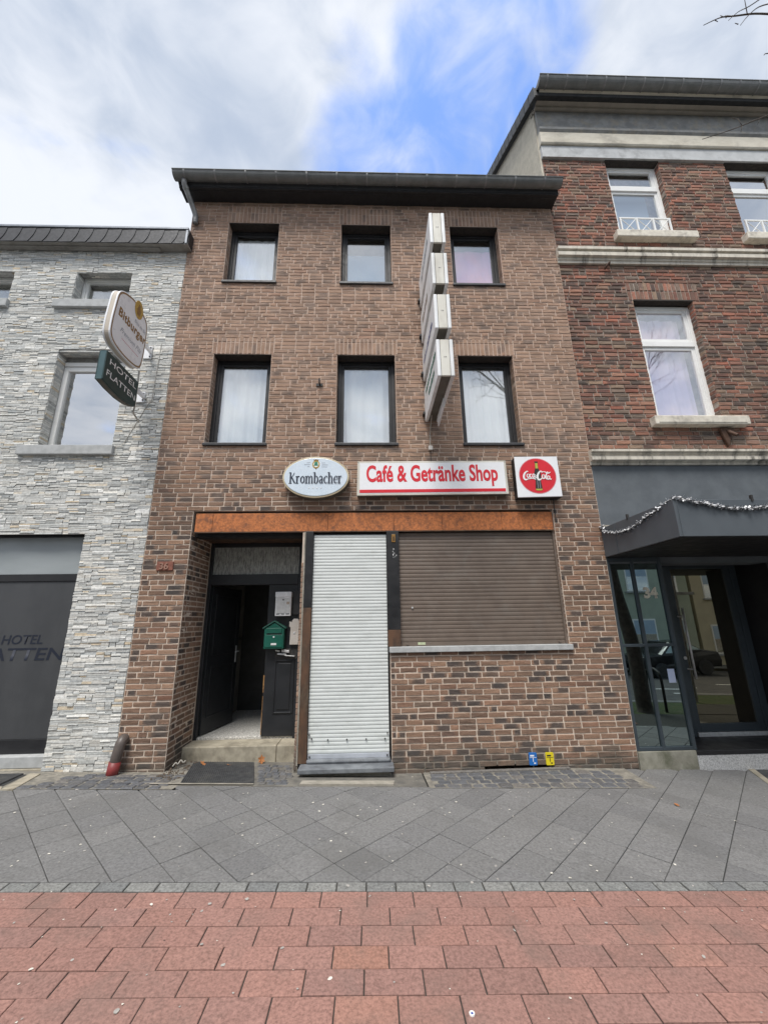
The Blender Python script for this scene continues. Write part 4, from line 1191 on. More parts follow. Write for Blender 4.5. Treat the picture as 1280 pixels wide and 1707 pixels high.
# wordmark drawn in upright serifed strokes
def serif_word(word, O, h, mat, parent, total):
    """condensed black serif lettering: stems with small feet, bowls as ribbons"""
    st, x = [], 0
    T, t = .17, .07
    def stem(x, y0, y1, foot=True, top=True):
        st.append([(x, y0, T), (x, (y0 + y1) / 2, T), (x, y1, T)])
        if foot: st.append([(x - .16, y0 + .02, t), (x, y0 + .02, t), (x + .16, y0 + .02, t)])
        if top: st.append([(x - .17, y1 - .05, t), (x - .05, y1 - .02, t), (x + .02, y1 - .02, t)])
    xh = .66
    for c in word:
        if c == 'K':
            stem(x + .13, 0, 1); st.append([(x + .18, .48, .08), (x + .4, .75, .08), (x + .52, .97, .07)]); st.append([(x + .26, .55, .15), (x + .42, .28, .16), (x + .6, .02, .16)]); x += .68
        elif c == 'r':
            stem(x + .13, 0, xh); st.append([(x + .16, xh - .16, .07), (x + .26, xh - .02, .1), (x + .38, xh - .06, .13)]); x += .45
        elif c == 'o':
            st.append([(x + .25, xh, .06), (x + .1, xh * .75, .14), (x + .09, xh * .3, .15), (x + .25, .02, .06)]); st.append([(x + .25, xh, .06), (x + .4, xh * .75, .14), (x + .41, xh * .3, .15), (x + .25, .02, .06)]); x += .53
        elif c == 'm':
            stem(x + .12, 0, xh)
            for k in (0, 1):
                a = x + .12 + .29 * k
                st.append([(a + .04, xh - .15, .06), (a + .15, xh, .08), (a + .27, xh - .1, .13), (a + .29, xh * .4, .15), (a + .29, 0, .15)])
                st.append([(a + .2, .02, t), (a + .4, .02, t)])
            x += .86
        elif c == 'b':
            stem(x + .11, .02, 1, False); st.append([(x + .13, xh - .14, .06), (x + .26, xh, .08), (x + .42, xh * .72, .14), (x + .42, xh * .3, .15), (x + .27, .0, .08), (x + .12, .08, .07)]); x += .54
        elif c == 'a':
            st.append([(x + .06, xh - .12, .12), (x + .2, xh, .08), (x + .33, xh - .12, .14), (x + .34, xh * .4, .15), (x + .34, .08, .15), (x + .45, .03, .08)]); st.append([(x + .32, xh * .58, .06), (x + .12, xh * .42, .12), (x + .1, .12, .13), (x + .22, .02, .08), (x + .33, .14, .06)]); x += .48
        elif c == 'c':
            st.append([(x + .4, xh - .1, .13), (x + .27, xh, .07), (x + .1, xh * .7, .14), (x + .1, xh * .28, .15), (x + .26, .02, .08), (x + .42, .12, .06)]); x += .46
        elif c == 'h':
            stem(x + .12, 0, 1); st.append([(x + .16, xh - .14, .06), (x + .28, xh, .08), (x + .4, xh - .1, .13), (x + .42, xh * .4, .15), (x + .42, 0, .15)]); st.append([(x + .31, .02, t), (x + .53, .02, t)]); x += .57
        elif c == 'e':
            st.append([(x + .1, xh * .52, .06), (x + .4, xh * .54, .06), (x + .38, xh * .85, .12), (x + .25, xh, .07), (x + .1, xh * .7, .14), (x + .1, xh * .28, .15), (x + .26, .02, .08), (x + .42, .12, .06)]); x += .47
    s = total / x
    for k in st:
        for i in range(len(k)):
            k[i] = (k[i][0] * s / h, k[i][1], k[i][2] * h * .72)
    ribbons([[(p[0], p[1], p[2]) for p in k] for k in st], O, XU, ZV, h, h, mat, parent, 'lettering', .004)
serif_word('Krombacher', (-1.142, -.158, 3.60), .166, ink_blue, fc, .745)
em = plate(ellipse(0, 0, .052, .06, 24), (-.772, -.1605, 3.885), XU, ZV, .003, yellow_gold, fc, 'crest')
plate(ellipse(0, .0, .036, .042, 20), (-.772, -.162, 3.885), XU, ZV, .0015, white_print, em, 'crest_field')
plate([(-.03, -.02), (.03, -.02), (.02, .035), (0, .045), (-.02, .035)], (-.772, -.1635, 3.885), XU, ZV, .0015, ink_green, em, 'crest_figure')
plate([(-.018, -.045), (0, -.075), (.018, -.045)], (-.772, -.1615, 3.885), XU, ZV, .0015, gold, em, 'crest_point')
plate([(-.03, .055), (-.035, .08), (-.012, .068), (0, .088), (.012, .068), (.035, .08), (.03, .055)], (-.772, -.1615, 3.885), XU, ZV, .0015, gold, em, 'crest_crown')
for k, (xa, xb, z) in enumerate(((-.9, -.855, 3.915), (-.935, -.855, 3.885), (-.895, -.855, 3.855), (-.69, -.64, 3.91), (-.69, -.6, 3.88), (-.69, -.61, 3.85))):
    n = max(2, int((xb - xa) / .014))
    ms = MB()
    for i in range(n):
        a = xa + (xb - xa) * i / n
        ms.box(a, a + .009, -.1605, -.1575, z - .005, z + .006)
    ms.build('small_print', ink_grey, fc)
for i in range(4):
    plate([(.02 * math.cos(R(90 + 36 * k)) * (1 if k % 2 == 0 else .42) * .6, .02 * math.sin(R(90 + 36 * k)) * (1 if k % 2 == 0 else .42) * .6) for k in range(10)], (-.86 + i * .056, -.161, 3.535), XU, ZV, .003, white_print, fc, 'star')

# long shop sign
ls = thing('shop_sign', 'long white light box with red lettering and a red line, above the brown roller shutter', 'sign', (.895, -.06, 3.69))
MB().prism([(-.185, -.11, 3.435), (1.97, -.11, 3.45), (1.968, -.11, 3.945), (-.175, -.11, 3.935)], (0, .105, 0)).build('case', sign_dark, ls, bevel=.004)
MB().prism([(-.192, -.128, 3.425), (1.978, -.128, 3.443), (1.974, -.128, 3.955), (-.183, -.128, 3.942)], (0, .018, 0)).build('frame', sign_end, ls, bevel=.006)
lf_ = MB().prism([(-.155, -.1295, 3.452), (1.945, -.1295, 3.468), (1.943, -.1295, 3.928), (-.15, -.1295, 3.915)], (0, .003, 0)).build('face', acryl, ls)
_t = Vector((2.15, 0, .016)).normalized()
_v = Vector((-.007, 0, 1)).normalized()
lettering('Café & Getränke Shop', (-.055, -.1295, 3.548), _t, _v, 1.895, .335, red_print, lf_, bold=.028, lift=.002)
MB().prism([(-.153, -.1325, 3.465), (1.935, -.1325, 3.48), (1.935, -.1325, 3.527), (-.153, -.1325, 3.512)], (0, .002, 0)).build('red_line', red_print, lf_)
for x, z in ((-.17, 3.925), (1.958, 3.935)):
    MB().tube([(x, -.128, z), (x, -.131, z)], .007, 8).build('screw', iron, ls)

# square drinks sign
qs = thing('square_sign', 'square white sign with a red disc, dark bottle and white script', 'sign', (2.41, -.06, 3.69))
box('case', panel_black, qs, 2.10, 2.73, -.13, -.003, 3.385, 4.0, .004)
qf = MB().prism([(2.095, -.15, 3.382), (2.738, -.15, 3.395), (2.732, -.15, 4.01), (2.098, -.15, 4.004)], (0, .022, 0)).build('face', acryl, qs, bevel=.006)
CX, CZ = 2.412, 3.708
plate(ellipse(0, 0, .262, .262, 56), (CX, -.1515, CZ), XU, ZV, .002, red_print, qf, 'red_disc')
ring = MB(); o_, i_ = ellipse(0, 0, .272, .272, 56), ellipse(0, 0, .262, .262, 56)
ring.add([(CX + a, -.1516, CZ + b) for a, b in o_ + i_], [(k, (k + 1) % 56, 56 + (k + 1) % 56, 56 + k) for k in range(56)])
ring.build('disc_outline', surf('pale_red', (.75, .3, .33), None, 3, .4), qf)
half = [(.034, -.225), (.05, -.215), (.048, -.17), (.042, -.11), (.038, -.06), (.05, -.02), (.048, .03), (.034, .08), (.022, .12), (.02, .2), (.025, .205), (.025, .222)]
bt = plate(half + [(-a, b) for a, b in reversed(half)], (CX - .002, -.1535, CZ), XU, ZV, .002, bottle_dk, qf, 'bottle')
nk = [(.019, .112), (.017, .195), (-.017, .195), (-.019, .112)]
plate(nk, (CX - .002, -.1545, CZ), XU, ZV, .001, bottle_yl, bt, 'bottle_neck')
plate([(.033, -.223), (.048, -.214), (.048, -.198), (-.048, -.198), (-.048, -.214), (-.033, -.223)], (CX - .002, -.1545, CZ), XU, ZV, .001, bottle_yl, bt, 'bottle_base')
for x in (-.018, .014):
    plate([(x, -.19), (x + .007, -.19), (x + .008, -.07), (x + .001, -.07)], (CX, -.1545, CZ), XU, ZV, .001, ink_grey, bt, 'bottle_highlight')
sc = 1 / 11.64
def cc(pts, w):
    """pixel strokes of the script measured on the sign face -> metres about the disc centre"""
    return [((x - 645) / 1355., (585 - y) / 1355., ww) for (x, y), ww in zip(pts, w)]
S_ = []
S_.append(cc([(462, 500), (440, 494), (395, 530), (368, 590), (372, 645), (400, 668), (440, 652)], [.012, .016, .024, .028, .026, .02, .012]))
S_.append(cc([(395, 660), (470, 648), (540, 640), (600, 656)], [.012, .012, .012, .018]))
S_.append(cc([(470, 545), (440, 560), (432, 600), (455, 622), (478, 600), (476, 560), (455, 548)], [.012, .014, .016, .014, .014, .014, .012]))
S_.append(cc([(522, 556), (500, 556), (488, 590), (498, 622), (528, 610)], [.014, .013, .016, .014, .01]))
S_.append(cc([(580, 556), (555, 552), (540, 590), (552, 622), (578, 600), (588, 552)], [.012, .012, .016, .014, .012, .014]))
S_.append(cc([(588, 552), (582, 600), (600, 622), (618, 606)], [.015, .015, .013, .01]))
S_.append(cc([(612, 582), (636, 580)], [.012, .012]))
S_.append(cc([(722, 520), (738, 508), (722, 492), (690, 502), (650, 560), (636, 625), (655, 668), (700, 655), (730, 625)], [.014, .014, .014, .02, .028, .03, .026, .018, .012]))
S_.append(cc([(765, 560), (738, 575), (730, 620), (752, 648), (778, 622), (776, 578), (756, 562)], [.012, .014, .016, .015, .015, .014, .012]))
S_.append(cc([(742, 505), (790, 505), (835, 530), (872, 528), (905, 508)], [.008, .012, .016, .016, .007]))
S_.append(cc([(850, 500), (815, 560), (796, 625), (812, 655), (832, 640)], [.012, .018, .018, .014, .01]))
S_.append(cc([(868, 598), (842, 592), (828, 630), (842, 662), (868, 640), (878, 592)], [.012, .013, .016, .015, .013, .014]))
S_.append(cc([(878, 592), (874, 640), (892, 662), (908, 648)], [.015, .015, .013, .01]))
ribbons(S_, (CX, -.1535, CZ), XU, ZV, 1, 1, white_print, qf, 'lettering', .002)

# projecting column of four light boxes
X0s = .835
tiers = [(4.61, 5.137, ink_green, 'bottom'), (5.305, 5.83, ink_b2, 'third from the top'), (6.0, 6.51, ink_br, 'second from the top'), (6.685, 7.21, ink_grey, 'top')]
tlab = {'bottom': 'white projecting light box with faded green print, lowest of the column of four',
        'third from the top': 'white projecting light box with faded blue print, just above the lowest of the column',
        'second from the top': 'white projecting light box with faded brown print, just below the topmost of the column',
        'top': 'white projecting light box with grey print, topmost of the column of four'}
for ti, (z0, z1, ink, pos) in enumerate(tiers):
    t = thing('blade_sign', tlab[pos], 'sign', (X0s + .1, -.05, z0), group='projecting light boxes in a column on the brown brick wall')
    y0, y1 = -1.25, -.06
    wd = .212
    MB().box(X0s + .012, X0s + wd - .012, y0 + .015, y1, z0 + .02, z1 - .006).build('core', sign_dark, t)
    fl = []
    for sx_ in (0, 1):
        xa, xb = (X0s, X0s + .045) if sx_ == 0 else (X0s + wd - .045, X0s + wd)
        f = box('face_shell', acryl_old, t, xa, xb, y0, y1 + .002, z0, z1, .008)
        fl.append(f)
    box('end_sheet', sign_end, t, X0s + .05, X0s + wd - .05, y0 + .004, y0 + .03, z0 + .005, z1, .006)
    for dx in (-.014, .006):
        box('rivet', iron, t, X0s + wd / 2 + dx, X0s + wd / 2 + dx + .008, y0 - .001, y0 + .004, (z0 + z1) / 2 + .005, (z0 + z1) / 2 + .013, 0)
    box('mounting_arm', iron, t, X0s - .03, X0s + .02, y1 - .03, .0, z0 + .12, z0 + .16, .003)
    box('mounting_arm', iron, t, X0s + .06, X0s + .15, y1 - .005, .0, z1 - .2, z1 - .1, .003)
    # weathered, illegible print
    r_ = random.Random(60 + ti)
    rows = {0: ((.34, .09, .2, 1.1), (.17, .08, .45, .95)), 1: ((.2, .08, .15, 1.0),), 2: ((.2, .1, .2, .7),), 3: ((.24, .11, .25, .95),)}[ti]
    st = []
    for (zz, hh, ua, ub) in rows:
        u = ua
        while u < ub:
            w = r_.uniform(.03, .06)
            st.append([(u, zz + r_.uniform(0, hh * .3), .018), (u + w * .4, zz + hh * r_.uniform(.6, 1), .026), (u + w * .7, zz + hh * r_.uniform(0, .3), .02), (u + w, zz + hh * r_.uniform(.3, .7), .015)])
            u += w * 1.25
    ribbons(st, (X0s, y1, z0), (0, -1, 0), ZV, 1, 1, ink, fl[0], 'faded_print', .0015)
flap = MB().prism([(X0s + .15, -.25, 4.6), (X0s + .15, -.75, 4.6), (X0s + .15, -.7, 4.5), (X0s + .15, -.25, 4.44)], (.02, 0, 0)).build('loose_panel', acryl_old)
tag(flap, 'loose white panel hanging below the lowest projecting light box', 'panel')

# beer sign on the stone house
XF = -3.36
bs = thing('beer_sign', 'white shield-shaped projecting sign with gold lettering and a gold emblem, above the dark green sign', 'sign', (-3.41, -.3, 5.7))
out = [(-.985, 6.06), (-.93, 6.125), (-.822, 6.181), (-.66, 6.222), (-.45, 6.19), (-.335, 6.14), (-.291, 6.06), (-.272, 5.928), (-.268, 5.75), (-.272, 5.54), (-.297, 5.36), (-.35, 5.30), (-.451, 5.268), (-.668, 5.25), (-.849, 5.266), (-.967, 5.306), (-1.024, 5.379), (-1.036, 5.47), (-1.035, 5.617), (-1.02, 5.824), (-1.005, 5.986)]
out = [(p[0], p[1]) for p in spline([(a, b, 0) for a, b in out + [out[0]]], 3)[:-1]]
YU = (0, 1, 0)
cyc, czc = -.65, 5.73
sc_ = lambda k: [(cyc + (a - cyc) * k, czc + (b - czc) * k) for a, b in out]
plate(sc_(.985), (XF - .022, 0, 0), YU, ZV, .056, surf('sign_case_beige', (.55, .48, .4), (.5, .44, .37), 4, .5), bs, 'case')
plate(sc_(.97), (XF - .045, 0, 0), YU, ZV, .012, iron, bs, 'case_seam')
bf = plate(sc_(1.), (XF, 0, 0), YU, ZV, .022, acryl, bs, 'face', bevel=.005)
plate(sc_(1.), (XF - .078, 0, 0), YU, ZV, .022, acryl, bs, 'face', bevel=.005)
def band(k0, k1, lift, mat, parent, name):
    a, b = sc_(k0), sc_(k1); n = len(a)
    MB().add([(XF + lift, y, z) for y, z in a + b], [(i, (i + 1) % n, n + (i + 1) % n, n + i) for i in range(n)]).build(name, mat, parent)
band(.968, .93, .0012, gold, bf, 'gold_border')
band(.925, .918, .0012, gold, bf, 'gold_line')
eb = plate(ellipse(-.545, 6.15, .1, .145, 28), (XF + .004, 0, 0), YU, ZV, .006, yellow_gold, bf, 'emblem', bevel=.002)
plate([(-.575, 6.06), (-.515, 6.06), (-.5, 6.14), (-.525, 6.2), (-.52, 6.235), (-.57, 6.235), (-.565, 6.2), (-.59, 6.14)], (XF + .006, 0, 0), YU, ZV, .002, gold, eb, 'emblem_figure')
lettering('Bitburger', (XF, -.935, 5.69), (0, 1, .0), (0, 0, 1), .65, .185, gold, bf, bold=.032, shear=.05, lift=.0015, spacing=1.08)
lettering('Premium Pils', (XF, -.85, 5.545), (0, 1, 0), (0, 0, 1), .5, .075, ink_grey, bf, shear=.4, lift=.0015)
lettering('Bitte ein Bit', (XF, -.595, 5.905), (0, 1, 0), (0, 0, 1), .28, .06, ink_grey, bf, shear=.3, lift=.0015)
for k in range(14):
    box('small_print', surf('pale_red_print', (.65, .35, .4), None, 4, .5) if k == 0 else bpy.data.materials['pale_red_print'], bf, XF - .001, XF + .0015, -.79 + k * .029, -.772 + k * .029, 5.463, 5.475, 0)
gs = thing('hotel_sign', 'dark green projecting sign with white capital letters, below the white beer sign', 'sign', (-3.41, -.3, 4.9))
low = [(-1.003, 5.12), (-.285, 5.118), (-.278, 4.73), (-.42, 4.69), (-.607, 4.672), (-.82, 4.683), (-.999, 4.712)]
plate(low, (XF - .015, 0, 0), YU, ZV, .07, hotel_green_end, gs, 'case')
g_f = plate(low, (XF, 0, 0), YU, ZV, .015, hotel_green, gs, 'face', bevel=.004)
plate(low, (XF - .085, 0, 0), YU, ZV, .015, hotel_green, gs, 'face', bevel=.004)
plate([(-.99, 4.706), (-.82, 4.676), (-.607, 4.665), (-.42, 4.683), (-.29, 4.722), (-.29, 4.735), (-.607, 4.69), (-.99, 4.72)], (XF - .02, 0, 0), YU, ZV, .06, sign_dark, gs, 'bottom_cover')
lettering('HOTEL', (XF, -.925, 4.975), YU, ZV, .6, .084, white_print, g_f, bold=.002, lift=.002)
lettering('FLATTEN', (XF, -.952, 4.80), YU, ZV, .64, .086, white_print, g_f, bold=.002, lift=.002)
for par, za, zb in ((bs, 5.71, 5.93), (gs, 4.95, 5.12)):
    b_ = box('bracket_plate', acryl, par, -3.532, -3.4, -.03, -.012, za, zb, .004)
    box('bracket_arm', acryl, par, -3.43, -3.39, -.3, -.03, (za + zb) / 2 - .03, (za + zb) / 2 + .03, .004)
    for z in (za + .03, zb - .03):
        MB().tube([(-3.418, -.03, z), (-3.418, -.042, z)], .011, 8).build('bolt', iron, b_)
MB().tube([(-3.38, -.28, 5.3), (-3.37, -.27, 4.72), (-3.4, -.24, 4.66), (-3.43, -.02, 4.62)], .012, 8).build('conduit', cable_m, gs)

# letter boxes and bell unit on the fixed door panel
sb_ = thing('letterbox', 'bright steel letterbox with a slotted front, upper one on the black door panel', 'letterbox', (-1.31, .7, 1.98))
box('body', chrome, sb_, -1.425, -1.195, .655, .745, 1.81, 2.15, .006)
box('lid', chrome, sb_, -1.43, -1.19, .64, .75, 2.085, 2.162, .008)
box('front', steel, sb_, -1.41, -1.205, .65, .656, 1.85, 2.075, .003)
for x in (-1.405, -1.335, -1.265):
    box('view_slot', ink_black, sb_, x, x + .05, .653, .6555, 1.832, 1.843, 0)
MB().tube([(-1.31, .652, 2.045), (-1.31, .644, 2.045)], .011, 10).build('lock', iron, sb_)
box('name_tag', surf('faded_tag', (.5, .4, .33), None, 20, .8), sb_, -1.26, -1.215, .648, .651, 1.98, 2.015, 0)
gb_ = thing('letterbox', 'dark green letterbox with a pitched roof and white name tag, below the steel one', 'letterbox', (-1.42, .68, 1.53))
MB().prism([(-1.56, .64, 1.35), (-1.275, .64, 1.35), (-1.275, .64, 1.63), (-1.417, .64, 1.715), (-1.56, .64, 1.63)], (0, .105, 0)).build('body', green_box, gb_, bevel=.006)
MB().prism([(-1.585, .625, 1.625), (-1.417, .625, 1.728), (-1.25, .625, 1.625), (-1.25, .625, 1.645), (-1.417, .625, 1.748), (-1.585, .625, 1.645)], (0, .125, 0)).build('roof', green_trim, gb_, bevel=.003)
box('flap', green_box, gb_, -1.53, -1.305, .628, .641, 1.565, 1.64, .006)
box('slot_shadow', ink_black, gb_, -1.525, -1.31, .636, .6405, 1.548, 1.562, 0)
dr_ = box('front_door', green_box, gb_, -1.545, -1.29, .632, .641, 1.37, 1.545, .006)
MB().tube([(-1.417, .633, 1.515), (-1.417, .624, 1.515)], .012, 10).build('lock', chrome, dr_)
box('name_tag', paper, dr_, -1.455, -1.375, .628, .633, 1.4, 1.428, .003)
bl_ = thing('bell_unit', 'beige plastic doorbell cover with a broken corner, right of the green letterbox', 'doorbell', (-1.14, .72, 1.58))
plate([(-1.2, 1.40), (-1.075, 1.40), (-1.07, 1.72), (-1.085, 1.765), (-1.15, 1.77), (-1.175, 1.74), (-1.18, 1.715), (-1.215, 1.735), (-1.215, 1.655), (-1.195, 1.645)], (0, .70, 0), XU, ZV, .045, beige_pl, bl_, 'cover', bevel=.005)
box('bell_button', steel, bl_, -1.15, -1.12, .694, .701, 1.55, 1.58, .003)
db_ = thing('meter_box', 'flat dark grey box beside the steel letterbox', 'box', (-1.13, .74, 2.0))
box('body', surf('dark_grey_plastic', (.045, .045, .047), None, 5, .6), db_, -1.18, -1.065, .72, .747, 1.83, 2.18, .005)
ml_ = thing('post_flap', 'steel letter flap stuffed with mail, under the green letterbox', 'letter flap', (-1.27, .74, 1.3))
box('flap_plate', iron, ml_, -1.41, -1.08, .742, .758, 1.2, 1.345, .004)
for x0_, x1_, z, h, t_ in ((-1.4, -1.34, 1.315, .018, paper), (-1.31, -1.2, 1.3, .035, steel), (-1.37, -1.24, 1.265, .02, steel), (-1.26, -1.12, 1.245, .012, steel)):
    MB().prism([(x0_, .70, z), (x1_, .70, z - .012), (x1_, .70, z + h - .012), (x0_, .70, z + h)], (0, .05, 0)).build('letter', t_, ml_, bevel=.004)
# marker plates low on the wall
def marker(x, z, mat, ink, label, pos):
    t = thing('marker_plate', label, 'marker plate', (x, -.01, z))
    p = plate(rrect(x - .05, x + .05, z - .07, z + .07, .012), (0, -.018, 0), XU, ZV, .012, mat, t, 'plate', bevel=.002)
    box('post', iron, t, x - .008, x + .008, -.012, .0, z - .12, z - .06, 0)
    box('print', ink, p, x - .035, x - .03 + .045, -.0195, -.0175, z + .028, z + .044, 0)
    box('print', ink, p, x - .042, x + .042, -.0195, -.0175, z + .014, z + .018, 0)
    box('print', ink, p, x - .004, x + .004, -.0195, -.0175, z - .03, z + .014, 0)
    box('print', ink, p, x + .006, x + .03, -.0195, -.0175, z - .052, z - .04, 0)
    return t
marker(1.985, .045, blue_pl, white_print, 'small blue utility marker plate low on the brown brick wall', 0)
marker(2.195, .042, yellow_pl, ink_black, 'small yellow utility marker plate low on the brown brick wall', 1)
# standpipe at the party wall
dp = thing('drain_pipe', 'short drain pipe, brown above and red below, between the stone and the brown brick house', 'pipe', (-3.06, -.1, 0))
MB().tube(spline([(-3.0, -.015, .385), (-2.998, -.075, .36), (-3.005, -.105, .27), (-3.022, -.11, .15)], 5), .058, 16).build('upper_length', pipe_brown, dp, smooth=True)
MB().tube([(-3.02, -.11, .16), (-3.042, -.115, -.02)], .064, 16).build('foot_length', pipe_red, dp, smooth=True)
# garland on the canopy
gar = thing('tinsel_garland', 'silver tinsel garland draped along the top of the dark canopy', 'garland', (3.34, -1.43, 2.95))
path = spline([(3.30, -.02, 3.0), (3.292, -.12, 2.9), (3.29, -.35, 2.82), (3.292, -.62, 2.8), (3.297, -.9, 2.85), (3.31, -1.2, 2.92), (3.33, -1.42, 2.975), (3.4, -1.45, 2.96), (3.6, -1.45, 2.91), (3.85, -1.45, 2.86), (4.1, -1.45, 2.845), (4.35, -1.45, 2.87), (4.6, -1.45, 2.93), (4.75, -1.45, 2.965), (5.0, -1.45, 2.9), (5.4, -1.45, 2.84), (5.9, -1.45, 2.88), (6.4, -1.45, 2.96)], 10)
MB().tube(path, .006, 6).build('cord', iron, gar)
ms = MB(); r_ = random.Random(17)
for i in range(len(path) - 1):
    a, b = Vector(path[i]), Vector(path[i + 1])
    for k in range(max(3, int((b - a).length / .0038))):
        p = a.lerp(b, r_.random())
        d = Vector((r_.gauss(0, 1), r_.gauss(0, 1), r_.gauss(0, 1))).normalized() * r_.uniform(.025, .05)
        e = d.orthogonal().normalized() * .0075
        ms.add([p - e, p + e, p + d + e, p + d - e], [(0, 1, 2, 3)])
stuff(ms.build('tinsel_strands', tinsel, gar))
pn = box('paper_notice', surf('bluish_paper', (.5, .58, .78), (.55, .62, .8), 5, .7), None, 3.905, 3.998, .008, .0105, .88, 1.05, 0)
tag(pn, 'sheet of paper taped to the tall tinted shopfront pane beside the glass door', 'notice')
pn.location.y = .009

# ================================================================== GROUND
def Gf(x, y):
    return SX * x + SY * min(y, .8)
def sheet(name, mat, x0, x1, y0, y1, dz, nx=2, ny=2, fn=Gf):
    xs_, ys_ = np.linspace(x0, x1, nx), np.linspace(y0, y1, ny)
    vs = [(x, y, fn(x, y) + dz) for y in ys_ for x in xs_]
    fs = [(j * nx + i, j * nx + i + 1, (j + 1) * nx + i + 1, (j + 1) * nx + i) for j in range(ny - 1) for i in range(nx - 1)]
    me = bpy.data.meshes.new(name); me.from_pydata(vs, [], fs)
    o = link(name, me, mat)
    o['kind'] = 'structure'
    return o
asphalt = surf('asphalt', (.055, .055, .057), (.075, .074, .072), 3, .9, .4, 120)
earth = surf('earth', (.08, .07, .055), (.11, .1, .08), 2, .95)
sheet('ground', earth, -120, 120, -120, 120, -.5)
sheet('road', asphalt, -60, 60, -13.2, -5.05, -.12)
for y in (-7.2, -8.1):
    m = MB()
    for k in range(-14, 15):
        a = k * 3.
        m.quad((a, y, Gf(a, y) - .116), (a + 1.6, y, Gf(a + 1.6, y) - .116), (a + 1.6, y + .1, Gf(a + 1.6, y + .1) - .116), (a, y + .1, Gf(a, y + .1) - .116))
    o = m.build('lane_marking', white_print); o['kind'] = 'structure'
GREY = [(0, (0.169, 0.168, 0.167)), (.5, (0.177, 0.175, 0.173)), (1, (0.162, 0.161, 0.162))]
slab_m = piece_mat('grey_paving', 'object', GREY, 50, .26, .85, .3, 150, .002, (.12, .118, .113), .5, 1.7, .48, .74)
REDP = [(0, (0.278, 0.158, 0.133)), (.25, (0.296, 0.164, 0.136)), (.5, (0.263, 0.152, 0.129)), (.75, (0.307, 0.167, 0.136)), (.93, (0.258, 0.150, 0.129)), (1, (0.326, 0.171, 0.129))]
red_m = piece_mat('red_paving', 'object', REDP, 60, .3, .88, .4, 150, .003, (.15, .115, .1), .6, 1.9, .46, .76)
strip_m = piece_mat('strip_paving', 'object', [(0, (.18, .185, .18)), (.5, (.22, .22, .21)), (1, (.16, .165, .165))], 60, .35, .9, .5, 110, .003, (.1, .1, .1), .4, 9.)
cob_m = piece_mat('basalt_cobble', 'object', [(0, (.1, .105, .115)), (.4, (.13, .132, .14)), (.7, (.085, .09, .1)), (1, (.16, .15, .14))], 30, .3, .7, .6, 60, .008, (.2, .18, .15), .3, 7.)
cob_joint = surf('cobble_grout', (.27, .25, .21), (.16, .15, .13), 14, .95, .6, 70)

def clip_poly(P, nx, ny, d):
    """keep nx*x+ny*y<=d"""
    out = []
    for i in range(len(P)):
        a, b = P[i], P[(i + 1) % len(P)]
        da, db = nx * a[0] + ny * a[1] - d, nx * b[0] + ny * b[1] - d
        if da <= 0: out.append(a)
        if da * db < 0:
            t = da / (da - db)
            out.append((a[0] + (b[0] - a[0]) * t, a[1] + (b[1] - a[1]) * t))
    return out
def area(P):
    return abs(sum(P[i][0] * P[(i + 1) % len(P)][1] - P[(i + 1) % len(P)][0] * P[i][1] for i in range(len(P)))) / 2
def inset(P, d):
    n = len(P); s = sum(P[i][0] * P[(i + 1) % n][1] - P[(i + 1) % n][0] * P[i][1] for i in range(n))
    if s < 0: P = P[::-1]
    Q = P
    for i in range(n):
        a, b = P[i], P[(i + 1) % n]
        ex, ey = b[0] - a[0], b[1] - a[1]; L = math.hypot(ex, ey)
        if L < 1e-6: continue
        nx, ny = ey / L, -ex / L
        Q = clip_poly(Q, nx, ny, nx * a[0] + ny * a[1] - d)
        if len(Q) < 3: return []
    return Q
def paver(name, P, mat, parent, r, gap=.0035, bev=.003, th=.05, fn=G, tilt=.0016):
    Q = inset(P, gap)
    if len(Q) < 3 or area(Q) < .0006:
        return
    T = inset(Q, bev)
    if len(T) != len(Q): T = Q
    cx, cy = sum(p[0] for p in Q) / len(Q), sum(p[1] for p in Q) / len(Q)
    tx, ty, dz = r.gauss(0, tilt * 1.3), r.gauss(0, tilt * 1.3), r.gauss(0, tilt * .45)
    zf = lambda p: fn(*p) + dz + tx * (p[0] - cx) + ty * (p[1] - cy)
    n = len(Q)
    vs = [(p[0], p[1], zf(p)) for p in T] + [(p[0], p[1], zf(p) - bev) for p in Q] + [(p[0], p[1], zf(p) - th) for p in Q]
    fs = [tuple(range(n))]
    for i in range(n):
        k = (i + 1) % n
        fs += [(i, i + n, k + n, k), (i + n, i + 2 * n, k + 2 * n, k + n)]
    c = (cx, cy, fn(cx, cy))
    me = bpy.data.meshes.new(name)
    me.from_pydata([(a - c[0], b - c[1], z - c[2]) for a, b, z in vs], [], fs)
    o = link(name, me, mat, parent)
    o.location = c
    return o
rp = random.Random(71)
pave = sheet('pavement', joint_dirt, -7.2, 9.2, -2.2, .3, -.018, 60, 40, G)
D2 = .3 * math.sqrt(2)
LX, LY = -2.1925 + .5 * D2, -2.1978
for i in range(-13, 27):
    for k in range(0, 11):
        cx = LX + (i + (.5 if k % 2 else 0)) * D2
        cy = LY + k * D2 / 2
        P = [(cx - D2 / 2, cy), (cx, cy - D2 / 2), (cx + D2 / 2, cy), (cx, cy + D2 / 2)]
        P = clip_poly(P, 0, -1, -LY)
        top = -.015
        if cx < -2.1: top = -.695
        elif cx < .62: top = -.555
        elif cx < 3.1: top = -.60
        P = clip_poly(P, 0, 1, top) if P else P
        if len(P) > 2 and area(P) > .002 and -5.2 < cx < 6.2:
            paver('paving_slab', P, slab_m, pave, rp, gap=.0029, bev=.003, tilt=.0024)
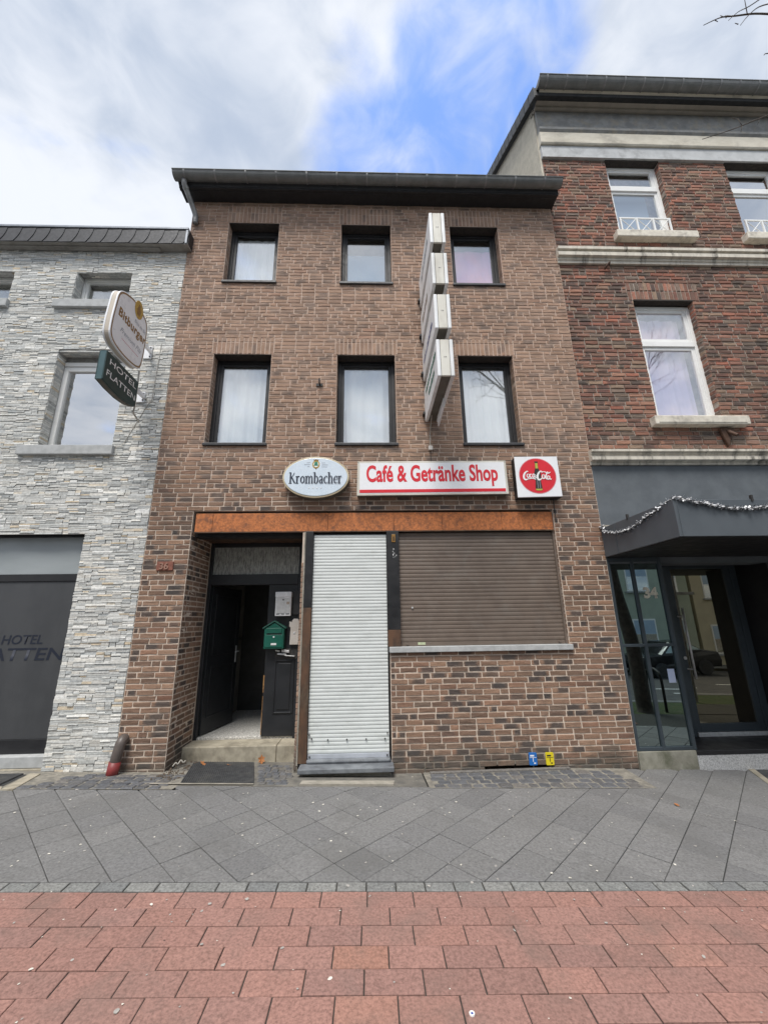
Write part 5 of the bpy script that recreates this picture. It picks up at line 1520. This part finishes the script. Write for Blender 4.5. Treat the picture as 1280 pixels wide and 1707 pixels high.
# single row of small concrete pavers, then the red cycle path
strip = sheet('paver_strip', joint_dirt, -7.2, 9.2, -2.3, -2.2, -.008)
for k in range(-18, 43):
    x = -2.446 + k * .2 + .003
    if -5 < x < 5.2:
        paver('strip_paver', [(x, -2.296), (x + .2, -2.296), (x + .2, -2.2), (x, -2.2)], strip_m, strip, rp, gap=.0045, bev=.004, fn=Gf, tilt=.003)
path_ = sheet('cycle_path', joint_dirt, -7.2, 9.2, -3.40, -2.3, -.008)
for row in range(7):
    y1 = -2.300 - row * .1528
    y0 = y1 - .1528
    off = {0: -1.84, 1: -1.70, 2: -1.87, 3: -1.72, 4: -1.85, 5: -1.687, 6: -1.84}[row]
    for k in range(-10, 22):
        x = off + k * .3008
        paver('red_paver', [(x, y0), (x + .3008, y0), (x + .3008, y1), (x, y1)], red_m, path_, rp, gap=.0032, bev=.003, fn=Gf, tilt=.0028)
kerb_stone = surf('kerb_stone', (.2, .2, .2), (.15, .15, .15), 9, .85, .4, 80)
kb = sheet('kerb', kerb_stone, -7.2, 30, -5.05, -4.9, .0)
grass_m = surf('grass_verge', (.035, .06, .018), (.06, .075, .025), 9, .95, 1., 60, dirt=(.09, .075, .05), dscale=3, damt=.7, bdist=.03)
vg = sheet('verge', grass_m, 3.0, 30, -4.9, -3.402, -.02, 30, 12)
sheet('forecourt', asphalt, -30, 2.99, -5.05, -3.402, -.012)
sheet('forecourt', slab_m, -30, -7.21, -3.4, .3, -.01)
sheet('forecourt', slab_m, 9.21, 30, -3.4, .3, -.01)
sheet('far_pavement', slab_m, -60, 60, -15.4, -13.2, .0)

# cobbles by the walls
cobs = sheet('cobble_strip', cob_joint, -4.4, -2.08, -.69, .05, .0008, 20, 10, G)
cobs2 = sheet('cobble_strip', cob_joint, .62, 3.12, -.60, .03, .0008, 20, 10, G)
def cobble(x0, x1, y0, y1, parent, r):
    j = lambda: r.uniform(-.011, .011)
    P = [(x0 + j() + .004, y0 + j()), ((x0 + x1) / 2 + j(), y0 + j() * .6), (x1 - .004 + j(), y0 + j()), (x1 + j() * .5, (y0 + y1) / 2), (x1 - .004 + j(), y1 + j()), ((x0 + x1) / 2 + j(), y1 + j() * .6), (x0 + .004 + j(), y1 + j()), (x0 + j() * .5, (y0 + y1) / 2)]
    o = paver('cobble', P, cob_m, parent, r, gap=.0065, bev=.009, th=.03, fn=lambda x, y: G(x, y) + .009, tilt=.005)
for (a, b, y0, y1, par, sk) in ((-4.35, -2.1, -.685, -.09, cobs, .35), (.66, 3.1, -.595, -.075, cobs2, .0)):
    n = round((y1 - y0) / .117); hh = (y1 - y0) / n
    for rI in range(n):
        x = a + rp.uniform(0, .1)
        while x < b:
            w = rp.uniform(.12, .185)
            yy = y0 + rI * hh
            lim = b - (yy - y0) * .45 if par is cobs2 else b - max(0, (yy + .25)) * .4
            start = a + (.0 if par is cobs2 else (yy - y0) * -.1)
            if x + w < lim and not (par is cobs and x < -3.72 + (yy + .69) * .55):
                cobble(x, x + w, yy, yy + hh, par, rp)
            x += w
ed = MB().prism([(.7, -.07, G(.7, -.07) - .02), (2.42, -.07, G(2.42, -.07) - .02), (2.42, -.07, G(2.42, -.07) + .025), (.7, -.07, G(.7, -.07) + .02)], (0, .055, 0)).build('edging_stone', cob_m, cobs2, bevel=.006)

# patch in front of the steps
apron_m = surf('step_apron', (.17, .16, .14), (.11, .105, .095), 7, .9, .5, 60, dirt=(.26, .24, .2), dscale=4, damt=.6)
def Ga(x, y):
    return G(x, y) - .02 * min(max(y / .4, 0), 1)
patch = sheet('step_apron', apron_m, -2.45, .6, -.56, .45, -.0, 24, 14, Ga)
mt = thing('door_mat', 'ribbed black rubber mat laid before the limestone step', 'mat', (-1.8, -.2, 0))
def gq(x, y, dz, fn=Ga): return (x, y, fn(x, y) + dz)
P4 = [(-2.09, -.475), (-1.295, -.465), (-1.53, .40), (-2.30, .40)]
m = MB().add([gq(x, y, .008) for x, y in P4] + [gq(x, y, -.005) for x, y in P4], [(0, 1, 2, 3), (0, 4, 5, 1), (1, 5, 6, 2), (2, 6, 7, 3), (3, 7, 4, 0)])
m.build('mat_sheet', rubber, mt)
m = MB()
for i in range(34):
    t0, t1 = i / 34 + .006, i / 34 + .019
    lerp = lambda a, b, t: (a[0] + (b[0] - a[0]) * t, a[1] + (b[1] - a[1]) * t)
    q = [lerp(P4[0], P4[1], t0), lerp(P4[0], P4[1], t1), lerp(P4[3], P4[2], t1), lerp(P4[3], P4[2], t0)]
    m.add([gq(x, y, .014) for x, y in q] + [gq(x, y, .007) for x, y in q], [(0, 1, 2, 3), (0, 4, 5, 1), (1, 5, 6, 2), (2, 6, 7, 3), (3, 7, 4, 0)])
stuff(m.build('mat_ribs', rubber, mt))
m = MB()
for x0, x1, y0, y1 in ((-2.4, -1.29, -.53, -.48),):
    m.add([gq(x0, y0, .012), gq(x1, y0, .012), gq(x1, y1, .012), gq(x0, y1, .012)], [(0, 1, 2, 3)])
m.build('mortar_edge', concrete, patch)
m = MB()
m.add([gq(-.79, -.52, .016), gq(.24, -.5, .016), gq(.25, -.37, .02), gq(-.78, -.39, .02), gq(-.79, -.52, -.02), gq(.24, -.5, -.02)], [(0, 1, 2, 3), (0, 4, 5, 1)])
m.build('concrete_kerb', concrete, patch)
r_ = random.Random(5)
for rI in range(8):
    for k in range(4 + (rI > 2)):
        x = -1.25 + k * .083 - rI * .028 + r_.uniform(-.012, .012); y = -.49 + rI * .1
        paver('cobble', [(x, y), (x + .083, y), (x + .083, y + .1), (x, y + .1)], cob_m, patch, r_, gap=.006, bev=.006, th=.03, fn=lambda a, b: Ga(a, b) + .006, tilt=.006)
# mat and edging at the stone house, edging at number 34
mt2 = thing('door_mat', 'dark ribbed mat in front of the anthracite doors of the stone house', 'mat', (-4.6, -.4, 0))
P5 = [(-6.8, -.64), (-3.86, -.64), (-4.0, -.12), (-6.8, -.12)]
m = MB().add([gq(x, y, .006, G) for x, y in P5], [(0, 1, 2, 3)])
m.build('mat_sheet', rubber, mt2)
m = MB()
for i in range(14):
    y = -.62 + i * .036
    m.box(-6.78, -3.9 - (y + .62) * .27, y, y + .016, G(-4.3, y) + .0, G(-4.3, y) + .013)
ribs = stuff(m.build('mat_ribs', rubber, mt2))
m = MB()
for q in ([(-6.8, -.73), (-3.78, -.73), (-3.84, -.65), (-6.8, -.65)], [(-3.78, -.73), (-3.66, -.73), (-3.86, -.1), (-3.98, -.1)]):
    m.add([gq(x, y, .012, G) for x, y in q] + [gq(x, y, -.02, G) for x, y in q], [(0, 1, 2, 3), (0, 4, 5, 1), (1, 5, 6, 2), (2, 6, 7, 3), (3, 7, 4, 0)])
m.build('stone_edging', limestone, pave)
m = MB()
for q in ([(4.40, -.66), (4.47, -.66), (4.76, .0), (4.68, .0)], [(4.40, -.73), (7, -.73), (7, -.66), (4.40, -.66)]):
    m.add([gq(x, y, .008, Gf) for x, y in q] + [gq(x, y, -.02, Gf) for x, y in q], [(0, 1, 2, 3), (0, 4, 5, 1), (1, 5, 6, 2), (2, 6, 7, 3), (3, 7, 4, 0)])
m.build('stone_edging', limestone, pave)
mt3 = thing('door_mat', 'dark mat set in a pale edging before the glass door of the red brick house', 'mat', (5.2, -.3, 0))
m = MB().add([gq(x, y, .006, Gf) for x, y in [(4.48, -.65), (7, -.65), (7, -.03), (4.75, -.03)]], [(0, 1, 2, 3)])
m.build('mat_sheet', rubber, mt3)

# gum, petals, litter: nobody could count it
def spots(name, n, mat, x0, x1, y0, y1, s0, s1, seed, dz=.0035, fn=G):
    r = random.Random(seed); m = MB()
    for _ in range(n):
        x, y = r.uniform(x0, x1), r.uniform(y0, y1)
        s = s0 + (s1 - s0) * r.random() ** 2.5
        k = 8; e = r.uniform(.5, 1.); a0 = r.uniform(0, 3)
        vs = []
        for i in range(k):
            a = 2 * math.pi * i / k; rr = s * r.uniform(.6, 1.2)
            u, v = rr * math.cos(a), rr * e * math.sin(a)
            vs.append((x + u * math.cos(a0) - v * math.sin(a0), y + u * math.sin(a0) + v * math.cos(a0)))
        m.add([(a, b, fn(a, b) + dz) for a, b in vs] + [(x, y, fn(x, y) + dz + s * .03)], [(i, (i + 1) % k, k) for i in range(k)])
    o = m.build(name, mat); o['kind'] = 'stuff'
    return o
gum = surf('old_gum', (.42, .4, .37), (.3, .28, .26), 30, .8)
petal = surf('petal_litter', (.72, .69, .62), (.55, .52, .45), 40, .8)
gum_dk = surf('dark_spots', (.05, .045, .04), (.07, .065, .06), 30, .9)
spots('gum_spots', 210, gum, -4, 5, -3.3, -.7, .006, .017, 1)
spots('petal_litter', 300, petal, -4.2, 5, -3.3, -.1, .004, .014, 2, dz=.004)
spots('dark_spots', 40, gum_dk, -4, 5, -3.3, -.8, .003, .007, 3)
cap = thing('bottle_cap', 'white bottle cap lying on the red pavers', 'bottle cap', (.455, -3.17, Gf(.455, -3.17)))
MB().tube([(.455, -3.17, Gf(.455, -3.17) + .002), (.455, -3.17, Gf(.455, -3.17) + .008)], .013, 14).build('cap', white_print, cap)
MB().tube([(.455, -3.172, Gf(.455, -3.17) + .008), (.455, -3.172, Gf(.455, -3.17) + .0088)], .006, 10).build('print', ink_b2, cap)
def leaf(label, x, y, z, s, tilt, rot, seed):
    r = random.Random(seed)
    t = thing('dry_leaf', label, 'leaf', (x, y, z), group='dry orange leaves by the entrance')
    out = [(0, -1), (.35, -.55), (.75, -.5), (.5, -.05), (.8, .3), (.35, .4), (.1, .95), (-.25, .45), (-.75, .35), (-.45, -.05), (-.7, -.5), (-.3, -.55)]
    M = Matrix.Translation((x, y, z)) @ Matrix.Rotation(rot, 4, 'Z') @ Matrix.Rotation(tilt, 4, 'X')
    vs = [M @ Vector((a * s, b * s, .25 * s * (a * a) + r.uniform(-.1, .1) * s)) for a, b in out] + [M @ Vector((0, 0, -.08 * s))]
    MB().add(vs, [(i, (i + 1) % 12, 12) for i in range(12)]).build('blade', leaf_m, t)
    MB().tube([M @ Vector((0, -1.0 * s, 0)), M @ Vector((0, -1.6 * s, .1 * s))], .0015, 5).build('stalk', twig_m, t)
leaf('orange dry leaf propped upright against the limestone step', -1.43, .37, Ga(-1.43, .37) + .05, .06, R(70), .5, 1)
leaf('orange dry leaf lying at the back left of the rubber mat', -2.13, .25, Ga(-2.13, .25) + .03, .05, R(35), 1.4, 2)
leaf('orange leaf scrap lying at the back middle of the rubber mat', -1.8, .25, Ga(-1.8, .25) + .015, .04, R(15), 2.4, 3)
leaf('yellowed dry leaf lying on the grey slabs before number 34', 3.02, -1.02, G(3.02, -1.02) + .01, .03, R(10), .3, 4)
# debris in the corner by the left jamb
m = MB(); r_ = random.Random(33)
for k in range(120):
    x, y = r_.uniform(-2.48, -2.2), r_.uniform(-.35, .42)
    s = r_.uniform(.003, .013)
    z = Ga(x, y) + max(0, .03 - abs(x + 2.42) * .12) * r_.random()
    m.box(x, x + s * r_.uniform(.6, 2.5), y, y + s, z - .01, z + s * .8)
stuff(m.build('corner_rubble', surf('dry_soil', (.1, .08, .06), (.17, .13, .1), 60, .95)))
MB_ = MB()
lit = thing('crumpled_cable', 'pale crumpled strip of plastic in the corner left of the limestone step', 'litter', (-2.4, -.05, .06))
MB().tube(spline([(-2.44, .1, .03), (-2.42, .14, .06), (-2.4, .15, .04), (-2.385, .2, .07), (-2.36, .21, .04), (-2.35, .25, .05)], 5), .008, 7).build('strip', cable_m, lit, smooth=True)

# ================================================================== ACROSS THE STREET (seen in the panes) AND THE TREE
stucco_g = surf('pale_stucco', (.42, .47, .38), (.38, .43, .35), 2, .9)
stucco_c = surf('cream_wall', (.55, .5, .36), (.5, .45, .33), 2, .9)
def far_house(x0, x1, top, wallm, label, yb=-15.4):
    t = thing('far_house', label, 'house', ((x0 + x1) / 2, yb - 4, 0))
    z0 = Gf((x0 + x1) / 2, yb) - .6
    w = MB().box(x0, x1, yb - 9, yb, z0, z0 + top).build('wall', wallm, t)
    MB().prism([(x0 - .2, yb + .4, z0 + top), (x0 - .2, yb - 4.5, z0 + top + 3), (x0 - .2, yb - 9.4, z0 + top)], (x1 - x0 + .4, 0, 0)).build('roof', tile_dark, t)
    n = max(2, int((x1 - x0) / 2.1)); pit = (x1 - x0) / n
    for k in range(n):
        for s in range(int(top // 2.9)):
            x = x0 + (k + .5) * pit; z = z0 + 1.3 + s * 2.9
            f = MB().box(x - .6, x + .6, yb + .005, yb + .04, z, z + 1.5).build('window', white_pvc, t)
            box('pane', glass_mirror, f, x - .53, x + .53, yb + .03, yb + .045, z + .07, z + .75, 0)
            box('blind', blind_refl_g, f, x - .53, x + .53, yb + .03, yb + .05, z + .76, z + 1.43, 0)
            box('sill', sill_grey, f, x - .7, x + .7, yb, yb + .15, z - .08, z - .005, 0)
far_house(-16, -5.2, 8.4, stucco_c, 'cream house across the street, straight behind the viewer to the left')
far_house(-5, 5.4, 7.4, stucco_g, 'pale green house across the street, straight behind the viewer')
far_house(5.6, 17.5, 8.2, stucco_g, 'pale green house across the street from the glass door')
far_house(17.7, 30, 8.6, stucco_c, 'cream house across the street, furthest down the slope')
# parked car
def car(x, y, z, label):
    t = thing('parked_car', label, 'car', (x, y, z))
    prof = [(-2.15, .35), (-2.2, .6), (-2.05, .85), (-1.3, .95), (-.75, 1.4), (.7, 1.45), (1.5, 1.0), (2.1, .92), (2.2, .6), (2.15, .32)]
    paint = surf('black_car_paint', (.01, .01, .012), None, 3, .2)
    b = MB()
    rows = []
    for yy, k in ((-.86, .96), (-.7, 1.), (.7, 1.), (.86, .96)):
        rows.append([(x + a * k, y + yy * (1 if c < 1.0 else .84), z + c * (k if c > .9 else 1)) for a, c in prof])
    n = len(prof)
    b.add([p for r0 in rows for p in r0], [(j * n + i, j * n + (i + 1) % n, (j + 1) * n + (i + 1) % n, (j + 1) * n + i) for j in range(3) for i in range(n)] + [tuple(range(n)), tuple(range(4 * n - 1, 3 * n - 1, -1))])
    b.build('body', paint, t, bevel=.03)
    for s in (-1, 1):
        MB().prism([(x - 1.1, y + s * .84, z + .98), (x - .7, y + s * .735, z + 1.34), (x + .65, y + s * .735, z + 1.38), (x + 1.25, y + s * .84, z + 1.02)], (0, s * .015, 0)).build('side_window', glass_dark, t)
        for xx in (-1.35, 1.35):
            w = MB().tube([(x + xx, y + s * .88, z + .31), (x + xx, y + s * .68, z + .31)], .31, 20).build('wheel', rubber, t)
            MB().tube([(x + xx, y + s * .89, z + .31), (x + xx, y + s * .86, z + .31)], .19, 14).build('rim', iron, w)
        box('headlight', chrome, t, x - 2.19, x - 1.98, y + s * .66 - .14, y + s * .66 + .14, z + .66, z + .8, .02)
car(12.8, -11.9, Gf(12.8, -11.9) - .12, 'black parked car across the street, mirrored in the shopfront')
hp = thing('bicycle_stand', 'dark steel hoop stand set in the grass verge', 'bicycle stand', (6.3, -3.9, 0))
zz = Gf(6.3, -3.9)
MB().tube(spline([(6.3, -4.15, zz - .1), (6.3, -4.15, zz + .65), (6.3, -4.05, zz + .8), (6.3, -3.9, zz + .84), (6.3, -3.75, zz + .8), (6.3, -3.65, zz + .65), (6.3, -3.65, zz - .1)], 4), .03, 8).build('hoop', iron, hp, smooth=True)
sp_ = thing('street_post', 'slim grey post with a cross arm on the verge', 'post', (7.9, -3.7, 0))
zz = Gf(7.9, -3.7)
MB().tube([(7.9, -3.7, zz - .1), (7.9, -3.7, zz + 3.1)], .035, 8).build('pole', pipe_zinc, sp_)
box('cross_arm', pipe_zinc, sp_, 7.4, 8.4, -3.73, -3.68, zz + 2.55, zz + 2.62, .004)

tr = thing('bare_tree', 'leafless street tree on the verge whose twigs reach into the upper right of the view', 'tree', (5.5, -3.65, 0))
tz = Gf(5.5, -3.65)
tk = [(5.85, -3.65, tz - .1), (5.83, -3.66, tz + .25), (5.78, -3.64, tz + 1.4), (5.62, -3.67, tz + 2.6), (5.55, -3.62, tz + 3.8), (5.62, -3.6, tz + 5.0), (5.8, -3.55, tz + 6.6), (5.95, -3.5, tz + 8.4), (6.1, -3.5, tz + 10)]
MB().tube(spline(tk, 4), list(np.interp(np.linspace(0, 1, 33), [0, .06, .3, .55, 1], [.26, .16, .14, .11, .02])), 12).build('trunk', bark, tr, smooth=True)
cr = MB(); rt = random.Random(99)
def limb(pts, r0, r1, seg=6):
    sp = spline(pts, 4)
    cr.tube(sp, list(np.linspace(r0, r1, len(sp))), seg)
    return sp
def twigs(sp, n, ln, rr, cond=lambda p: True, depth=1):
    for _ in range(n):
        i = rt.randrange(len(sp) // 3, len(sp))
        p = Vector(sp[i]); d = (Vector(sp[min(i + 1, len(sp) - 1)]) - Vector(sp[max(i - 1, 0)])).normalized()
        d = (d + Vector((rt.gauss(0, .6), rt.gauss(0, .6), rt.gauss(.1, .5)))).normalized()
        L = ln * rt.uniform(.5, 1.2)
        q = [p, p + d * L * .4 + Vector((0, 0, rt.uniform(-.04, .04))), p + d * L * .75 + Vector((rt.gauss(0, .06), rt.gauss(0, .06), .03)), p + d * L]
        if all(cond(v) for v in q):
            s2_ = limb([tuple(v) for v in q], rr, rr * .35, 5)
            if depth: twigs(s2_, 3, ln * .5, rr * .5, cond, depth - 1)
        # short spurs
def outside(p):      # boughs keep clear over the road; only the two tip branches lean over the pavement
    return p.x > 4.55 + max(0, (p.y + 3.2)) * .9 or p.z > 8.2 + (p.y + 3.4) * 2.2 + 1.2 and p.y < -2.6
for a, e, b in (((5.55, -3.62, 4.1), (6.7, -4.6, 7.4), (6.2, -4.2, 5.6)), ((5.6, -3.6, 4.9), (7.2, -2.8, 8.1), (6.5, -3.2, 6.5)), ((5.6, -3.6, 4.6), (4.9, -5.2, 8.2), (5.1, -4.5, 6.2)), ((5.75, -3.56, 6.2), (6.4, -4.6, 9.8), (6.2, -4.1, 8)), ((5.55, -3.62, 4.4), (3.3, -3.9, 8.6), (4.55, -3.75, 6.5)), ((5.9, -3.5, 7.6), (5.1, -3.1, 10.4), (5.5, -3.3, 9.2)), ((5.6, -3.6, 5.2), (2.4, -4.4, 9.6), (4.1, -4.2, 7.8))):
    s_ = limb([a, b, e], .055, .012)
    twigs(s_, 16, 1.1, .009, outside)
# the two boughs whose tips hang into view
for b_ in ([(5.62, -3.6, 5.0), (6.1, -3.1, 6.9), (5.6, -2.6, 8.4), (5.1, -2.5, 8.93)], ):
    limb(b_, .045, .011)
limb([(5.1, -2.5, 8.93), (4.80, -2.5, 8.93), (4.546, -2.49, 8.894), (4.397, -2.488, 8.872), (4.30, -2.475, 8.845), (4.152, -2.453, 8.778)], .011, .004, 6)
limb([(5.1, -2.52, 9.12), (4.86, -2.52, 9.02), (4.70, -2.5, 8.88), (4.60, -2.47, 8.76)], .008, .003, 5)
limb([(5.0, -2.55, 9.22), (4.72, -2.53, 9.0), (4.58, -2.51, 8.93), (4.44, -2.49, 8.80)], .007, .003, 5)
limb([(4.70, -2.5, 8.9), (4.68, -2.53, 9.02), (4.67, -2.55, 9.12)], .006, .003, 5)
for p, d in (((4.397, -2.488, 8.872), (-.02, .01, .05)), ((4.30, -2.47, 8.845), (.03, 0, -.03)), ((4.5, -2.49, 8.886), (-.03, .02, .06)), ((4.44, -2.48, 8.875), (.0, .0, .05)), ((4.58, -2.47, 8.78), (-.04, .0, .02)), ((4.62, -2.49, 8.92), (-.06, 0, -.03))):
    cr.tube([p, tuple(Vector(p) + Vector(d))], [.006, .003], 5)
limb([(5.5, -3.62, 4.3), (6.2, -2.6, 5.9), (5.6, -2.2, 7.4), (5.1, -2.19, 7.74)], .04, .009)
limb([(5.1, -2.19, 7.74), (4.947, -2.184, 7.691), (4.76, -2.16, 7.625), (4.59, -2.136, 7.56), (4.36, -2.11, 7.48), (4.129, -2.081, 7.416)], .009, .004, 6)
for p, d in (((4.62, -2.14, 7.572), (-.05, -.02, .09)), ((4.62, -2.14, 7.572), (-.015, .02, -.08)), ((4.59, -2.136, 7.56), (-.1, .0, -.05)), ((4.84, -2.17, 7.65), (-.03, .02, -.07)), ((4.54, -2.16, 7.65), (-.05, 0, .02))):
    cr.tube([p, tuple(Vector(p) + Vector(d))], [.0055, .0025], 5)
limb([(5.4, -2.3, 8.4), (5.1, -2.38, 8.42), (4.93, -2.383, 8.43), (4.89, -2.383, 8.40)], .008, .004, 5)
cr.build('crown', twig_m, tr, smooth=True)

# sky geometry is the world itself; nothing else is needed beyond the roofs
bpy.context.view_layer.update()
